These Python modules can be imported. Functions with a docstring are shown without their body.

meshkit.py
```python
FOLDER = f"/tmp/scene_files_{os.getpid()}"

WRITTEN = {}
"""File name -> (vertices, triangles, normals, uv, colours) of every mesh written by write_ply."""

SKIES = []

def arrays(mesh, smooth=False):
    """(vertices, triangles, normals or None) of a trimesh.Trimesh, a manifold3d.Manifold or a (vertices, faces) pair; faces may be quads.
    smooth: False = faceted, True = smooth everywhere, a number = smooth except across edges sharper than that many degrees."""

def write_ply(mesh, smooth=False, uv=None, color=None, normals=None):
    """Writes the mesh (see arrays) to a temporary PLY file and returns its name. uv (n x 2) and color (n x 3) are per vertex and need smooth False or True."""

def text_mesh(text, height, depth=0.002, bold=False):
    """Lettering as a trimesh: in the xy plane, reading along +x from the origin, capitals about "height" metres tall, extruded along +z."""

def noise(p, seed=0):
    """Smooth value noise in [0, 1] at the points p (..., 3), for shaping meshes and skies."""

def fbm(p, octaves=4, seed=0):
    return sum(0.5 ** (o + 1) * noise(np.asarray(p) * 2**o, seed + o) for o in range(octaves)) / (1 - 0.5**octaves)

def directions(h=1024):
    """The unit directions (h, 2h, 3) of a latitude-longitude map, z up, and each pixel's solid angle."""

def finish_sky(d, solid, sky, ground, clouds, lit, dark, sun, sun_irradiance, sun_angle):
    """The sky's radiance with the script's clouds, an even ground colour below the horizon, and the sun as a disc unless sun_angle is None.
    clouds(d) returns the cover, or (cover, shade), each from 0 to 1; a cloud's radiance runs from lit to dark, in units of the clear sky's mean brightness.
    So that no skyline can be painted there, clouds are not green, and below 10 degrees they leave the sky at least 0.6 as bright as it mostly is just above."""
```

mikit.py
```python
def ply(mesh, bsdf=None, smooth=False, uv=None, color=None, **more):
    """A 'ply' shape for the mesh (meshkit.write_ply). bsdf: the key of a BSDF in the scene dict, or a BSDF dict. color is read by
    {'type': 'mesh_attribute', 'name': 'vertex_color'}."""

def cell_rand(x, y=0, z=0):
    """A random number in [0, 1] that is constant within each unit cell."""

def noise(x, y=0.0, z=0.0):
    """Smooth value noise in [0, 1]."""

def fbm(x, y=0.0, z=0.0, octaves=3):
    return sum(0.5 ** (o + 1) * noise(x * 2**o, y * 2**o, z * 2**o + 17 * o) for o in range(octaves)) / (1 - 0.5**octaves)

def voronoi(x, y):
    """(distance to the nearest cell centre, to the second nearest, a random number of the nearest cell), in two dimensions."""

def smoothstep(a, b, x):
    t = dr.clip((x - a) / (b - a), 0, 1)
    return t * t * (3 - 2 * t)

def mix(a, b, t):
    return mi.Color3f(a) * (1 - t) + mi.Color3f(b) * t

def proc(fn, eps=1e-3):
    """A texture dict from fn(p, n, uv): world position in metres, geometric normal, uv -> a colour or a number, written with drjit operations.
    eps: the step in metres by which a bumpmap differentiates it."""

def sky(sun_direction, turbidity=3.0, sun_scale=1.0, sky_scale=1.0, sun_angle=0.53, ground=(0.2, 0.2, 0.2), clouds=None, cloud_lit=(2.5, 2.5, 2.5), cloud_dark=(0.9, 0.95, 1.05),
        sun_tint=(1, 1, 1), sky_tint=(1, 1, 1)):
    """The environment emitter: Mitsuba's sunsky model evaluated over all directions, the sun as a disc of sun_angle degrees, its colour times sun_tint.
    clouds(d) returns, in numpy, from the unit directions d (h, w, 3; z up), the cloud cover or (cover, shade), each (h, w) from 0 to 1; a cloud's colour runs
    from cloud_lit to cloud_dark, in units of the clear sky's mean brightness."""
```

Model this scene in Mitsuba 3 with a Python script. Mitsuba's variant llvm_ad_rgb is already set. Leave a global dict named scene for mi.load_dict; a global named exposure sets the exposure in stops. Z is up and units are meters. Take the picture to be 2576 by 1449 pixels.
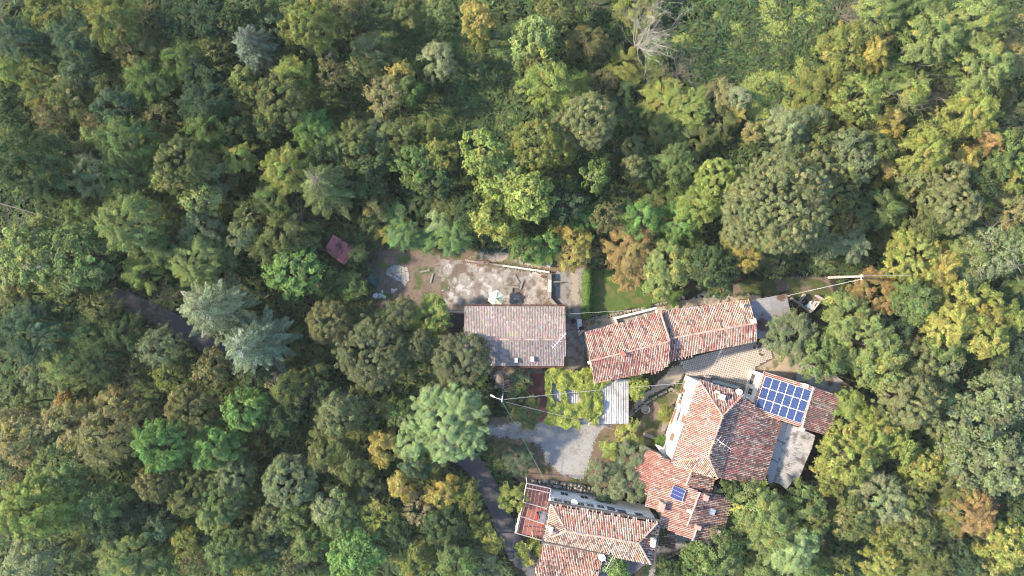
import math, random
import numpy as np, trimesh, mitsuba as mi, mikit, meshkit
import drjit as dr
from shapely.geometry import Polygon, Point, LineString
from shapely import affinity, prepare, contains_xy, distance, points
from scipy.spatial import Delaunay
from mikit import noise, fbm, voronoi, cell_rand, smoothstep, mix

T = mi.ScalarTransform4f
rng = np.random.default_rng(7)
random.seed(7)

# ---------------------------------------------------------------- camera, sky, exposure
H = 92.0                       # drone height above the yard, metres
HALF = 0.75                    # tan of half the horizontal field of view
F = 1288.0 / HALF
exposure = 3.42
SUN = (-1.0, 0.06, 0.70)
scene, labels = {}, {}
scene['camera'] = {'type': 'perspective', 'fov': math.degrees(2 * math.atan(HALF)), 'fov_axis': 'x', 'near_clip': 0.5, 'far_clip': 3000.0,
                   'to_world': T().look_at(origin=[0, 0, H], target=[0, 0, 0], up=[0, 1, 0])}
scene['daylight'] = mikit.sky(SUN, turbidity=4.0, sun_scale=0.58, sky_scale=1.0, sun_angle=3.0, sun_tint=(0.97, 1.0, 1.04))


def P(px, py, z=0.0):
    """world point at height z of the map position (px east, py south) measured on the survey photo, 2576 wide"""
    k = (H - z) / F
    return np.array([(px - 1288.0) * k, (724.5 - py) * k, z])


# ---------------------------------------------------------------- helpers
taken = {}


def numbered(name):
    n = taken.get(name)
    taken[name] = 0 if n is None else n + 1
    return name if n is None else f'{name}_{n + 1:03d}'


def tag(key, label=None, cat=None, group=None, kind=None):
    d = labels.setdefault(key, {})
    for k, v in (('label', label), ('category', cat), ('group', group), ('kind', kind)):
        if v:
            d[k] = v
    return key


def thing(name, label, cat, group=None):
    return tag(numbered(name), label, cat, group)


def put(parent, name, shape, label=None, kind=None):
    key = numbered(parent + '__' + name) if parent else numbered(name)
    scene[key] = shape
    if label or kind:
        tag(key, label, kind=kind)
    return key


def vf(mesh):
    if hasattr(mesh, 'vertices'):
        return np.asarray(mesh.vertices, float), np.asarray(mesh.faces)
    v, f = mesh
    return np.asarray(v, float), np.asarray(f)


def cat_meshes(ms):
    vs, fs, o = [], [], 0
    for m in ms:
        v, f = vf(m)
        vs.append(v); fs.append(f + o); o += len(v)
    return np.vstack(vs), np.vstack(fs)


def flat(mesh):
    """unshared vertices, so that vertex colours stay with their face"""
    v, f = vf(mesh)
    return v[f].reshape(-1, 3), np.arange(len(f) * 3).reshape(-1, 3)


def paint(rgb, shiny=False):
    """the key of a plain paint of that colour, in small steps so that alike things share one"""
    q = tuple(int(round(math.sqrt(max(0.004, min(0.9, float(c)))) * 48)) for c in rgb)
    k = 'paint_%d_%d_%d%s' % (*q, '_gloss' if shiny else '')
    if k not in scene:
        scene[k] = {'type': 'twosided', 'bsdf': {'type': 'principled', 'base_color': {'type': 'rgb', 'value': [(c / 48) ** 2 for c in q]}, 'roughness': 0.4 if shiny else 0.85, 'specular': 0.5 if shiny else 0.25}}
    return k


def col(mesh, rgb, jit=0.0, bsdf='painted', seed=0, smooth=False):
    return mikit.ply(vf(mesh), paint(rgb, bsdf == 'metal_paint'), smooth=smooth)


def box(cx, cy, cz, sx, sy, sz, rot=0.0):
    m = trimesh.creation.box((sx, sy, sz))
    a = T
    v = np.asarray(m.vertices)
    c, s = math.cos(rot), math.sin(rot)
    v = np.c_[v[:, 0] * c - v[:, 1] * s + cx, v[:, 0] * s + v[:, 1] * c + cy, v[:, 2] + cz]
    return v, np.asarray(m.faces)


def tube(pts, r, n=6, r_end=None):
    pts = np.asarray(pts, float)
    k = len(pts)
    rs = np.linspace(r, r if r_end is None else r_end, k)
    d = np.gradient(pts, axis=0)
    d /= np.linalg.norm(d, axis=1, keepdims=True) + 1e-9
    ref = np.where(np.abs(d[:, 2:3]) > 0.9, [[1.0, 0, 0]], [[0, 0, 1.0]])
    a = np.cross(d, ref); a /= np.linalg.norm(a, axis=1, keepdims=True)
    b = np.cross(d, a)
    t = np.arange(n) / n * 2 * np.pi
    v = (pts[:, None] + rs[:, None, None] * (np.cos(t)[None, :, None] * a[:, None] + np.sin(t)[None, :, None] * b[:, None])).reshape(-1, 3)
    f = []
    for i in range(k - 1):
        for j in range(n):
            p, q = i * n + j, i * n + (j + 1) % n
            f += [[p, q, q + n], [p, q + n, p + n]]
    f += [[0, j + 1, j] for j in range(1, n - 1)] + [[(k - 1) * n, (k - 1) * n + j, (k - 1) * n + j + 1] for j in range(1, n - 1)]
    return v, np.array(f)


def sag(a, b, drop, n=14):
    t = np.linspace(0, 1, n)[:, None]
    p = np.asarray(a) * (1 - t) + np.asarray(b) * t
    p[:, 2] -= drop * 4 * (t * (1 - t))[:, 0]
    return p


def grid_sheet(poly, z, step=0.8):
    """a flat sheet over a shapely polygon, triangulated"""
    v, f = trimesh.creation.triangulate_polygon(poly, engine='earcut')
    return np.c_[v, np.full(len(v), z)], f


def pxpoly(pts, z=0.0):
    return Polygon([P(x, y, z)[:2] for x, y in pts])


def slab(poly, z0, z1):
    m = trimesh.creation.extrude_polygon(poly, z1 - z0, engine='earcut')
    v = np.asarray(m.vertices).copy(); v[:, 2] += z0
    return v, np.asarray(m.faces)


def rough_edge(poly, amp=0.25, step=0.5, seed=0):
    """the outline with an uneven edge"""
    ring = poly.exterior
    n = max(12, int(ring.length / step))
    pts = np.array([ring.interpolate(i / n, normalized=True).coords[0] for i in range(n)])
    q = np.c_[pts * 0.9, np.full(n, seed * 3.7)]
    pts = pts + amp * 2 * (np.c_[meshkit.fbm(q, 3, seed), meshkit.fbm(q + 40, 3, seed)] - 0.5) + amp * 0.7 * (np.c_[meshkit.fbm(q * 4, 2, seed), meshkit.fbm(q * 4 + 40, 2, seed)] - 0.5)
    p = Polygon(pts).buffer(0)
    return p if p.geom_type == 'Polygon' else max(p.geoms, key=lambda g: g.area)


# ---------------------------------------------------------------- materials
def C(r, g, b):
    return mi.Color3f(r, g, b)


def diffuse(fn, rough=0.9, spec=0.25):
    return {'type': 'twosided', 'bsdf': {'type': 'principled', 'base_color': mikit.proc(fn), 'roughness': rough, 'specular': spec}}


vcol = {'type': 'mesh_attribute', 'name': 'vertex_color'}
scene['leaf'] = {'type': 'principledthin', 'base_color': vcol, 'roughness': 0.6, 'diff_trans': 0.6, 'eta': 1.3}
scene['painted'] = {'type': 'twosided', 'bsdf': {'type': 'principled', 'base_color': vcol, 'roughness': 0.85, 'specular': 0.25}}

scene['dark_glass'] = {'type': 'twosided', 'bsdf': {'type': 'principled', 'base_color': {'type': 'rgb', 'value': [0.03, 0.045, 0.05]}, 'roughness': 0.08, 'specular': 0.6}}


def m_ground(p, n, uv):
    a = fbm(p.x * 0.5, p.y * 0.5, 0, 3)
    b = fbm(p.x * 3.1 + 9, p.y * 3.1, 0, 2)
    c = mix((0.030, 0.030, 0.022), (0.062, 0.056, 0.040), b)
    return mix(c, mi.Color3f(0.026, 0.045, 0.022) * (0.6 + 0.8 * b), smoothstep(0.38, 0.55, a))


scene['forest_floor_mat'] = diffuse(m_ground, 0.95)


def m_cells(p, n, uv):
    u, v = uv.x, uv.y
    fu, fv = u * 6 - dr.floor(u * 6), v * 10 - dr.floor(v * 10)
    line = 1 - smoothstep(0.03, 0.06, dr.minimum(fu, 1 - fu)) * smoothstep(0.03, 0.06, dr.minimum(fv, 1 - fv))
    r = cell_rand(dr.floor(u * 6) + dr.floor(p.x * 0.9) * 7, dr.floor(v * 10) + dr.floor(p.y * 0.7) * 11, 2)
    return mix(mix((0.028, 0.052, 0.155), (0.040, 0.070, 0.205), r), (0.16, 0.19, 0.30), line * 0.8)


scene['solar_cell'] = {'type': 'twosided', 'bsdf': {'type': 'principled', 'base_color': mikit.proc(m_cells), 'roughness': 0.25, 'specular': 0.5}}


# colours of the larger surfaces, from noise in world space, one value per mesh corner
def nz(p, s, o=4, seed=0, off=(0, 0, 0), sz=None):
    return meshkit.fbm((p + np.array(off)) * np.array([s, s, s if sz is None else sz]), o, seed)


def sst(a, b, x):
    t = np.clip((x - a) / (b - a), 0, 1)
    return t * t * (3 - 2 * t)


def mx(a, b, t):
    t = np.asarray(t)[:, None]
    return np.asarray(a) * (1 - t) + np.asarray(b) * t


def speck(p, seed=1):
    return np.random.default_rng(seed + len(p)).random(len(p))


def c_asphalt(p):
    c = mx((0.105, 0.102, 0.117), (0.165, 0.160, 0.180), 0.35 * nz(p, 5, 2) + 0.3 * speck(p) + 0.35 * nz(p, 0.8, 3, 2))
    return mx(c, (0.11, 0.09, 0.065), sst(0.62, 0.78, nz(p, 2.2, 3, 5)) * 0.6)


def c_gravel(p):
    c = mx((0.25, 0.247, 0.25), (0.455, 0.45, 0.455), 0.25 + 0.5 * speck(p)) * (0.9 + 0.2 * nz(p, 0.7, 3, 3))[:, None]
    return mx(c, (0.19, 0.15, 0.115), sst(0.60, 0.74, nz(p, 0.55, 4) * 0.65 + 0.35 * nz(p, 4, 2, 2)) * 0.7)


def c_earth(p):
    b = 0.6 * nz(p, 4, 3, 1) + 0.4 * speck(p)
    c = mx((0.10, 0.075, 0.056), (0.27, 0.205, 0.155), 0.5 * nz(p, 0.9, 4) + 0.5 * b)
    return mx(c, (0.07, 0.105, 0.03), sst(0.52, 0.66, nz(p, 0.7, 4, 4)) * sst(0.3, 0.6, b))


def c_path(p):
    c = mx((0.27, 0.22, 0.175), (0.54, 0.46, 0.385), 0.45 * nz(p, 0.8, 4) + 0.3 * nz(p, 4, 3, 2) + 0.25 * speck(p))
    return mx(c, (0.10, 0.125, 0.045), sst(0.56, 0.68, nz(p, 1.1, 4, 3)) * 0.8)


def c_yard(p):
    w, k, s = nz(p, 0.42, 4, 3), nz(p, 1.7, 4, 1), speck(p)
    f = 0.45 * nz(p, 6, 2, 2) + 0.55 * s
    dirt = mx((0.125, 0.095, 0.078), (0.27, 0.21, 0.175), 0.4 * k + 0.6 * f)
    conc = mx((0.22, 0.205, 0.195), (0.46, 0.43, 0.41), 0.35 * k + 0.65 * f)
    pale = mx((0.46, 0.445, 0.445), (0.58, 0.565, 0.565), f)
    x = p[:, 0]
    east = sst(-12.0, -4.5, x + 3.5 * (w - 0.5))
    q = 0.5 * w + 0.5 * k
    c = mx(dirt, conc, sst(0.38, 0.50, q + 0.10 * (east - 0.5)) * sst(0.0, 0.5, east))
    c = mx(c, mx((0.36, 0.31, 0.26), (0.52, 0.46, 0.40), f), sst(0.44, 0.52, q) * sst(0.5, 4.0, x) * 0.8)
    c = mx(c, pale, sst(0.565, 0.585, q + 0.05 * (east - 0.8)) * sst(0.2, 0.5, east))
    c = mx(c, mx((0.12, 0.095, 0.08), (0.22, 0.175, 0.145), f), sst(0.55, 0.66, nz(p, 1.1, 4, 9)) * 0.75)
    crack = np.abs(nz(p, 0.8, 3, 12) - 0.5)
    c = mx(c, (0.11, 0.09, 0.08), (1 - sst(0.003, 0.010, crack)) * 0.7)
    return mx(c, (0.085, 0.12, 0.04), sst(0.60, 0.72, nz(p, 0.8, 4, 14)) * (1 - east))


def c_concrete(p):
    c = mx((0.16, 0.15, 0.14), (0.40, 0.385, 0.37), 0.45 * nz(p, 0.9, 4) + 0.3 * nz(p, 5, 3, 2) + 0.25 * speck(p))
    return mx(c, (0.13, 0.10, 0.08), sst(0.54, 0.66, nz(p, 1.6, 4, 5)) * 0.7)


def c_plaster(p):
    c = mx((0.70, 0.69, 0.66), (0.80, 0.79, 0.76), nz(p, 3, 3))
    return mx(c, (0.45, 0.43, 0.39), sst(0.60, 0.75, nz(p, 1.7, 4, 2, sz=0.5)) * 0.5)


def c_old_plaster(p):
    c = mx((0.40, 0.37, 0.32), (0.55, 0.51, 0.45), nz(p, 3, 3))
    return mx(c, (0.24, 0.19, 0.15), sst(0.52, 0.66, nz(p, 0.9, 4, 2)) * 0.8)


def c_lawn(p):
    c = mx((0.055, 0.105, 0.026), (0.120, 0.180, 0.048), 0.45 * nz(p, 0.7, 4) + 0.25 * nz(p, 5, 2, 2) + 0.3 * speck(p))
    return mx(c, (0.20, 0.155, 0.08), sst(0.57, 0.70, nz(p, 1.1, 4, 8)) * 0.6)


def c_garden(p):
    b = 0.5 * nz(p, 5, 3) + 0.5 * speck(p)
    return mx(mx((0.05, 0.075, 0.025), (0.125, 0.135, 0.055), b), mx((0.13, 0.10, 0.08), (0.26, 0.21, 0.165), b), sst(0.45, 0.60, nz(p, 0.6, 4, 6)))


def c_fibre(p):
    c = mx((0.46, 0.455, 0.465), (0.70, 0.69, 0.70), 0.6 * nz(p, 0.8, 4) + 0.4 * nz(p, 5, 2, 2))
    return mx(c, (0.14, 0.13, 0.13), sst(0.50, 0.64, nz(p, 1.8, 4, 2)) * 0.75)


def c_pale_sheet(p):
    c = mx((0.44, 0.43, 0.42), (0.59, 0.58, 0.565), 0.6 * nz(p, 0.7, 4) + 0.4 * nz(p, 5, 2, 2))
    return mx(c, (0.25, 0.23, 0.23), sst(0.56, 0.68, nz(p, 1.3, 4, 7)) * 0.5)


def c_rusty(p):
    c = mx((0.22, 0.215, 0.225), (0.48, 0.47, 0.49), 0.5 * nz(p, 5, 2) + 0.5 * nz(p, 1.0, 3, 8))
    return mx(c, mx((0.13, 0.085, 0.07), (0.22, 0.14, 0.11), nz(p, 4, 2, 3)), sst(0.53, 0.62, nz(p, 0.8, 4, 4)))


def c_redtin(p):
    c = mx((0.46, 0.165, 0.17), (0.58, 0.25, 0.255), nz(p, 5, 2))
    return mx(c, (0.07, 0.055, 0.05), sst(0.54, 0.62, nz(p, 1.6, 4, 3)) * 0.85)


def c_redtile(p):
    r = np.random.default_rng(5).random((64, 64))[(p[:, 0] * 2.5).astype(int) % 64, (p[:, 1] * 2.5).astype(int) % 64]
    return mx((0.22, 0.095, 0.085), (0.36, 0.165, 0.15), 0.5 * nz(p, 1.2, 4) + 0.5 * r)


def c_stone(p):
    return mx((0.14, 0.127, 0.11), (0.44, 0.40, 0.35), 0.5 * nz(p, 2.2, 3) + 0.5 * nz(p, 0.9 / 0.3, 2, 4))


def c_paver(p):
    return mx((0.47, 0.425, 0.395), (0.63, 0.575, 0.54), 0.6 * nz(p, 0.6, 4) + 0.4 * speck(p))


def c_bark(p):
    return mx((0.07, 0.055, 0.042), (0.20, 0.165, 0.135), nz(p, 4, 3))


def c_dead(p):
    return mx((0.30, 0.275, 0.235), (0.52, 0.48, 0.42), nz(p, 4, 3))


def c_twig(p):
    return mx((0.17, 0.14, 0.12), (0.34, 0.285, 0.25), nz(p, 4, 3))


def c_deck(p):
    return mx((0.060, 0.036, 0.030), (0.14, 0.075, 0.06), nz(p, 2, 3))


def c_soil(p):
    return mx((0.12, 0.10, 0.08), (0.20, 0.17, 0.14), speck(p))


SURF = {'asphalt': c_asphalt, 'gravel': c_gravel, 'earth': c_earth, 'path_mat': c_path, 'yard_mat': c_yard, 'concrete': c_concrete, 'plaster': c_plaster, 'old_plaster': c_old_plaster, 'lawn_mat': c_lawn, 'garden_mat': c_garden,
        'fibre_cement': c_fibre, 'pale_sheet': c_pale_sheet, 'rusty_sheet': c_rusty, 'red_sheet': c_redtin, 'red_floor': c_redtile, 'stone': c_stone, 'paver_mat': c_paver, 'bark': c_bark, 'dead_wood': c_dead, 'grey_twig': c_twig, 'roof_deck': c_deck, 'soil': c_soil}


def surf(mesh, mat, smooth=False):
    """the mesh with the colours of that surface at its corners; a small piece gets one colour of it"""
    v, f = vf(mesh)
    c = np.clip(SURF[mat](v), 0.01, 0.9)
    if len(v) < 700:
        return mikit.ply((v, f), paint(np.exp(np.log(c).mean(0)) if len(v) > 60 else c[0]), smooth=smooth)
    return mikit.ply((v, f), 'painted', smooth=smooth, color=c)


def fine_sheet(poly, z, step=0.16, seed=1, fray=0.0):
    """a flat sheet over a polygon in small triangles"""
    r = np.random.default_rng(seed)
    ring = poly.exterior
    n = max(20, int(ring.length / step))
    edge = np.array([ring.interpolate(i / n, normalized=True).coords[0] for i in range(n)])
    x0, y0, x1, y1 = poly.bounds
    g = np.stack(np.meshgrid(np.arange(x0, x1, step), np.arange(y0, y1, step), indexing='ij'), -1).reshape(-1, 2)
    g = g + r.uniform(-0.3, 0.3, g.shape) * step
    inner = poly.buffer(-step * 0.4)
    g = g[contains_xy(inner, g[:, 0], g[:, 1])]
    p = np.vstack([edge, g])
    t = Delaunay(p).simplices
    c = p[t].mean(1)
    t = t[contains_xy(poly, c[:, 0], c[:, 1])]
    if fray:
        # the edge thins out into loose bits
        c = p[t].mean(1)
        d = distance(poly.exterior, points(c))
        m = 0.55 * r.random(len(c)) + 0.9 * meshkit.fbm(np.c_[c * 1.6, c[:, :1] * 0], 3, seed)
        t = t[d > fray * m]
    a = p[t]
    d1, d2 = a[:, 1] - a[:, 0], a[:, 2] - a[:, 0]
    flip = d1[:, 0] * d2[:, 1] - d1[:, 1] * d2[:, 0] < 0
    t[flip] = t[flip][:, ::-1]
    return np.c_[p, np.full(len(p), z)], t

# ---------------------------------------------------------------- the setting: ground, roads, yards
xs = np.concatenate([np.linspace(-700, -95, 22)[:-1], np.linspace(-95, 95, 77), np.linspace(95, 700, 22)[1:]])
gx, gy = np.meshgrid(xs, xs, indexing='ij')
far = np.clip((np.maximum(np.abs(gx), np.abs(gy)) - 90) / 200, 0, 1)
gz = far * 40 * np.maximum(meshkit.fbm(np.stack([gx * 0.006, gy * 0.006, gx * 0], -1), 3, 3) - 0.42, 0)
n_ = len(xs)
idx = np.arange(n_ * n_).reshape(n_, n_)
q_ = np.stack([idx[:-1, :-1], idx[1:, :-1], idx[1:, 1:], idx[:-1, 1:]], -1).reshape(-1, 4)
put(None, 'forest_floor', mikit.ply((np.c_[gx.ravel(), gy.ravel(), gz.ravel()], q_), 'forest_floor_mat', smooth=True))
tag('forest_floor', 'dark leafy soil of the wooded hillside under the trees', kind='structure')


def ground_sheet(name, pts, z, mat, label, amp=0.25, step=0.5, seed=1, fray=0.5):
    key = numbered(name)
    poly = pxpoly(pts)
    if amp:
        poly = rough_edge(poly, amp, step, seed)
    scene[key] = surf(fine_sheet(poly, z, fray=fray), mat)
    tag(key, label, kind='structure')
    return poly


def strip(pts, w):
    return LineString([P(x, y)[:2] for x, y in pts]).buffer(w / 2, cap_style='flat')


road_w = strip([(-120, 625), (0, 655), (130, 690), (280, 742), (400, 792), (500, 852), (580, 900), (680, 950), (800, 985), (1000, 1040), (1120, 1110), (1190, 1168),
                (1228, 1225), (1256, 1285), (1278, 1345), (1302, 1395), (1350, 1436), (1430, 1462), (1520, 1490)], 3.1)
scene['road'] = surf(fine_sheet(rough_edge(road_w, 0.2, 0.5, 5), 0.016, fray=0.35), 'asphalt')
tag('road', 'narrow worn asphalt lane winding through the trees', kind='structure')

ground_sheet('ground_earth', [(690, 560), (840, 540), (960, 590), (1100, 620), (1300, 630), (1400, 640), (1480, 660), (1500, 840), (1480, 960), (1380, 1010), (1240, 960), (1130, 900), (880, 830), (800, 740), (720, 700)], 0.006, 'earth',
             'bare brown earth with scattered litter round the yard', 0.8, 1.0, 3)
ground_sheet('yard', [(935, 740), (945, 650), (985, 625), (1080, 632), (1170, 655), (1383, 686), (1386, 750), (1398, 775), (1420, 800), (1420, 900), (1150, 900), (1128, 800), (1040, 760), (985, 765)], 0.012, 'yard_mat',
             'broken concrete and dirt yard above the grey roofed house', 0.35, 0.6, 4)
ground_sheet('dirt_strip', [(1170, 652), (1200, 628), (1290, 632), (1380, 650), (1392, 672), (1384, 684)], 0.02, 'path_mat', 'strip of dry tan soil behind the yard wall', 0.3, 0.5, 8)
ground_sheet('lane', [(1388, 678), (1425, 676), (1474, 668), (1474, 760), (1472, 800), (1478, 790), (1476, 960), (1436, 985), (1238, 985), (1238, 925), (1418, 925), (1421, 770), (1400, 765), (1388, 745)], 0.018, 'concrete',
             'stained concrete lane between the grey house and the tiled barn', 0.12, 0.5, 6)
ground_sheet('earth_lane', [(1424, 680), (1466, 672), (1465, 740), (1460, 790), (1446, 778), (1434, 760)], 0.024, 'path_mat', 'tan earth strip of the lane beside the hedge', 0.3, 0.3, 7, 0.8)
ground_sheet('lawn', [(1476, 670), (1560, 676), (1660, 720), (1760, 725), (1725, 748), (1640, 772), (1560, 790), (1480, 806)], 0.016, 'lawn_mat', 'green lawn between the hedge and the tiled barn', 0.15, 0.5, 9)
ground_sheet('path', [(1462, 806), (1500, 793), (1580, 783), (1640, 768), (1720, 748), (1800, 738), (1900, 735), (1960, 742), (1890, 768), (1720, 800), (1560, 850), (1470, 858)], 0.022, 'path_mat',
             'sandy footpath along the back of the tiled barns', 0.3, 0.5, 10)
ground_sheet('grass', [(1740, 715), (1850, 700), (1980, 690), (2090, 690), (2120, 760), (2040, 770), (1985, 740), (1880, 745), (1760, 745)], 0.019, 'garden_mat', 'rough grass and bare soil beside the utility pole', 0.7, 0.7, 11)
ground_sheet('courtyard_earth', [(1700, 905), (1900, 850), (1990, 860), (2040, 900), (2010, 960), (1900, 1000), (1760, 985), (1720, 960)], 0.016, 'path_mat', 'dusty bare earth end of the courtyard', 0.3, 0.6, 12)
ground_sheet('cobble_path', [(1690, 915), (1718, 905), (1730, 940), (1712, 968), (1640, 1000), (1585, 1052), (1575, 1040), (1600, 1000), (1650, 955)], 0.026, 'stone', 'old cobbled path below the barn', 0.12, 0.4, 13)
ground_sheet('garden', [(1570, 1030), (1590, 1062), (1640, 1000), (1712, 960), (1728, 960), (1672, 1125), (1640, 1135), (1590, 1120), (1560, 1090)], 0.020, 'garden_mat', 'small shady garden lawn in front of the white farmhouse', 0.2, 0.5, 14, 0.8)
ground_sheet('yard_earth', [(1215, 1050), (1300, 1045), (1390, 1055), (1460, 1030), (1560, 1040), (1560, 1075), (1520, 1110), (1505, 1180), (1500, 1240), (1400, 1235), (1330, 1225), (1250, 1185), (1215, 1110)], 0.008, 'earth', 'brown soil and thin grass bordering the gravel yard', 0.4, 0.5, 25, 0.2)
ground_sheet('gravel_yard', [(1222, 1066), (1290, 1054), (1367, 1050), (1440, 1035), (1550, 1045), (1545, 1074), (1512, 1098), (1496, 1140), (1490, 1180), (1474, 1215), (1412, 1206), (1368, 1164), (1354, 1126), (1308, 1113), (1222, 1100)], 0.024, 'gravel',
             'pale grey gravel parking yard below the carport', 0.35, 0.4, 15, 0.65)
ground_sheet('bank', [(1240, 1090), (1312, 1104), (1366, 1118), (1378, 1160), (1418, 1200), (1500, 1212), (1500, 1240), (1330, 1222), (1250, 1180)], 0.012, 'earth', 'grassy brown bank beside the gravel yard', 0.3, 0.5, 16)
ground_sheet('bank', [(1505, 1062), (1560, 1060), (1590, 1120), (1640, 1150), (1620, 1240), (1500, 1240), (1476, 1200), (1490, 1100)], 0.014, 'earth', 'reddish earth bed under the olive trees', 0.3, 0.5, 17)
ground_sheet('paved_yard', [(1400, 940), (1310, 935), (1330, 1062), (1400, 1066)], 0.030, 'red_floor', 'dark red paved floor left of the carport', 0.05, 0.5, 18, 0.1)
ground_sheet('concrete_path', [(1655, 1345), (1710, 1330), (1775, 1365), (1740, 1385), (1690, 1395), (1672, 1420), (1680, 1470), (1620, 1470), (1630, 1418)], 0.020, 'concrete', 'grey concrete path between the two lower houses', 0.1, 0.5, 19)
ground_sheet('terrace_path', [(1380, 1215), (1500, 1232), (1660, 1290), (1660, 1330), (1380, 1262)], 0.022, 'concrete', 'pale concrete terrace in front of the lower house', 0.08, 0.5, 20)
ground_sheet('service_yard', [(1500, 1385), (1640, 1408), (1630, 1425), (1560, 1470), (1500, 1470)], 0.018, 'asphalt', 'dark paved yard below the lower house', 0.2, 0.5, 21)


# octagonal grass pavers: the open corners leave the pattern of small dark holes
def octagon_pavers(poly, s, rot):
    c, sn = math.cos(rot), math.sin(rot)
    prepare(poly)
    minx, miny, maxx, maxy = poly.bounds
    R = max(maxx - minx, maxy - miny)
    cx, cy = (minx + maxx) / 2, (miny + maxy) / 2
    a = s * 0.485
    k = a * 0.40
    o = np.array([[a, -k], [a, k], [k, a], [-k, a], [-a, k], [-a, -k], [-k, -a], [k, -a]])
    o = np.array([[p[0] * c - p[1] * sn, p[0] * sn + p[1] * c] for p in o])
    vs, fs, cs, off = [], [], [], 0
    r = np.random.default_rng(4)
    m = int(R / s) + 2
    for i in range(-m, m):
        for j in range(-m, m):
            x, y = cx + (i * c - j * sn) * s, cy + (i * sn + j * c) * s
            if not poly.contains(Point(x, y)):
                continue
            z = 0.06 + 0.006 * r.standard_normal()
            top = np.c_[o + [x, y], np.full(8, z)]
            bot = np.c_[o * 1.0 + [x, y], np.full(8, 0.02)]
            vs.append(np.vstack([top, bot]))
            f = [[0, q, q + 1] for q in range(1, 7)] + [[q, q + 8, (q + 1) % 8] for q in range(8)] + [[(q + 1) % 8, q + 8, (q + 1) % 8 + 8] for q in range(8)]
            fs.append(np.array(f) + off); off += 16
    return np.vstack(vs), np.vstack(fs)


scene['courtyard'] = surf(fine_sheet(pxpoly([(1708, 908), (1893, 856), (1936, 866), (1950, 900), (1905, 925), (1895, 975), (1880, 1000), (1790, 985), (1735, 950)]), 0.02), 'soil')
tag('courtyard', 'soil bed under the pavers of the courtyard', kind='structure')
put('courtyard', 'paver', surf(octagon_pavers(pxpoly([(1708, 910), (1893, 858), (1932, 868), (1944, 900), (1900, 922), (1890, 975), (1880, 1000), (1790, 985), (1735, 948)]), 0.235, math.radians(14)), 'paver_mat'), kind='stuff')


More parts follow.
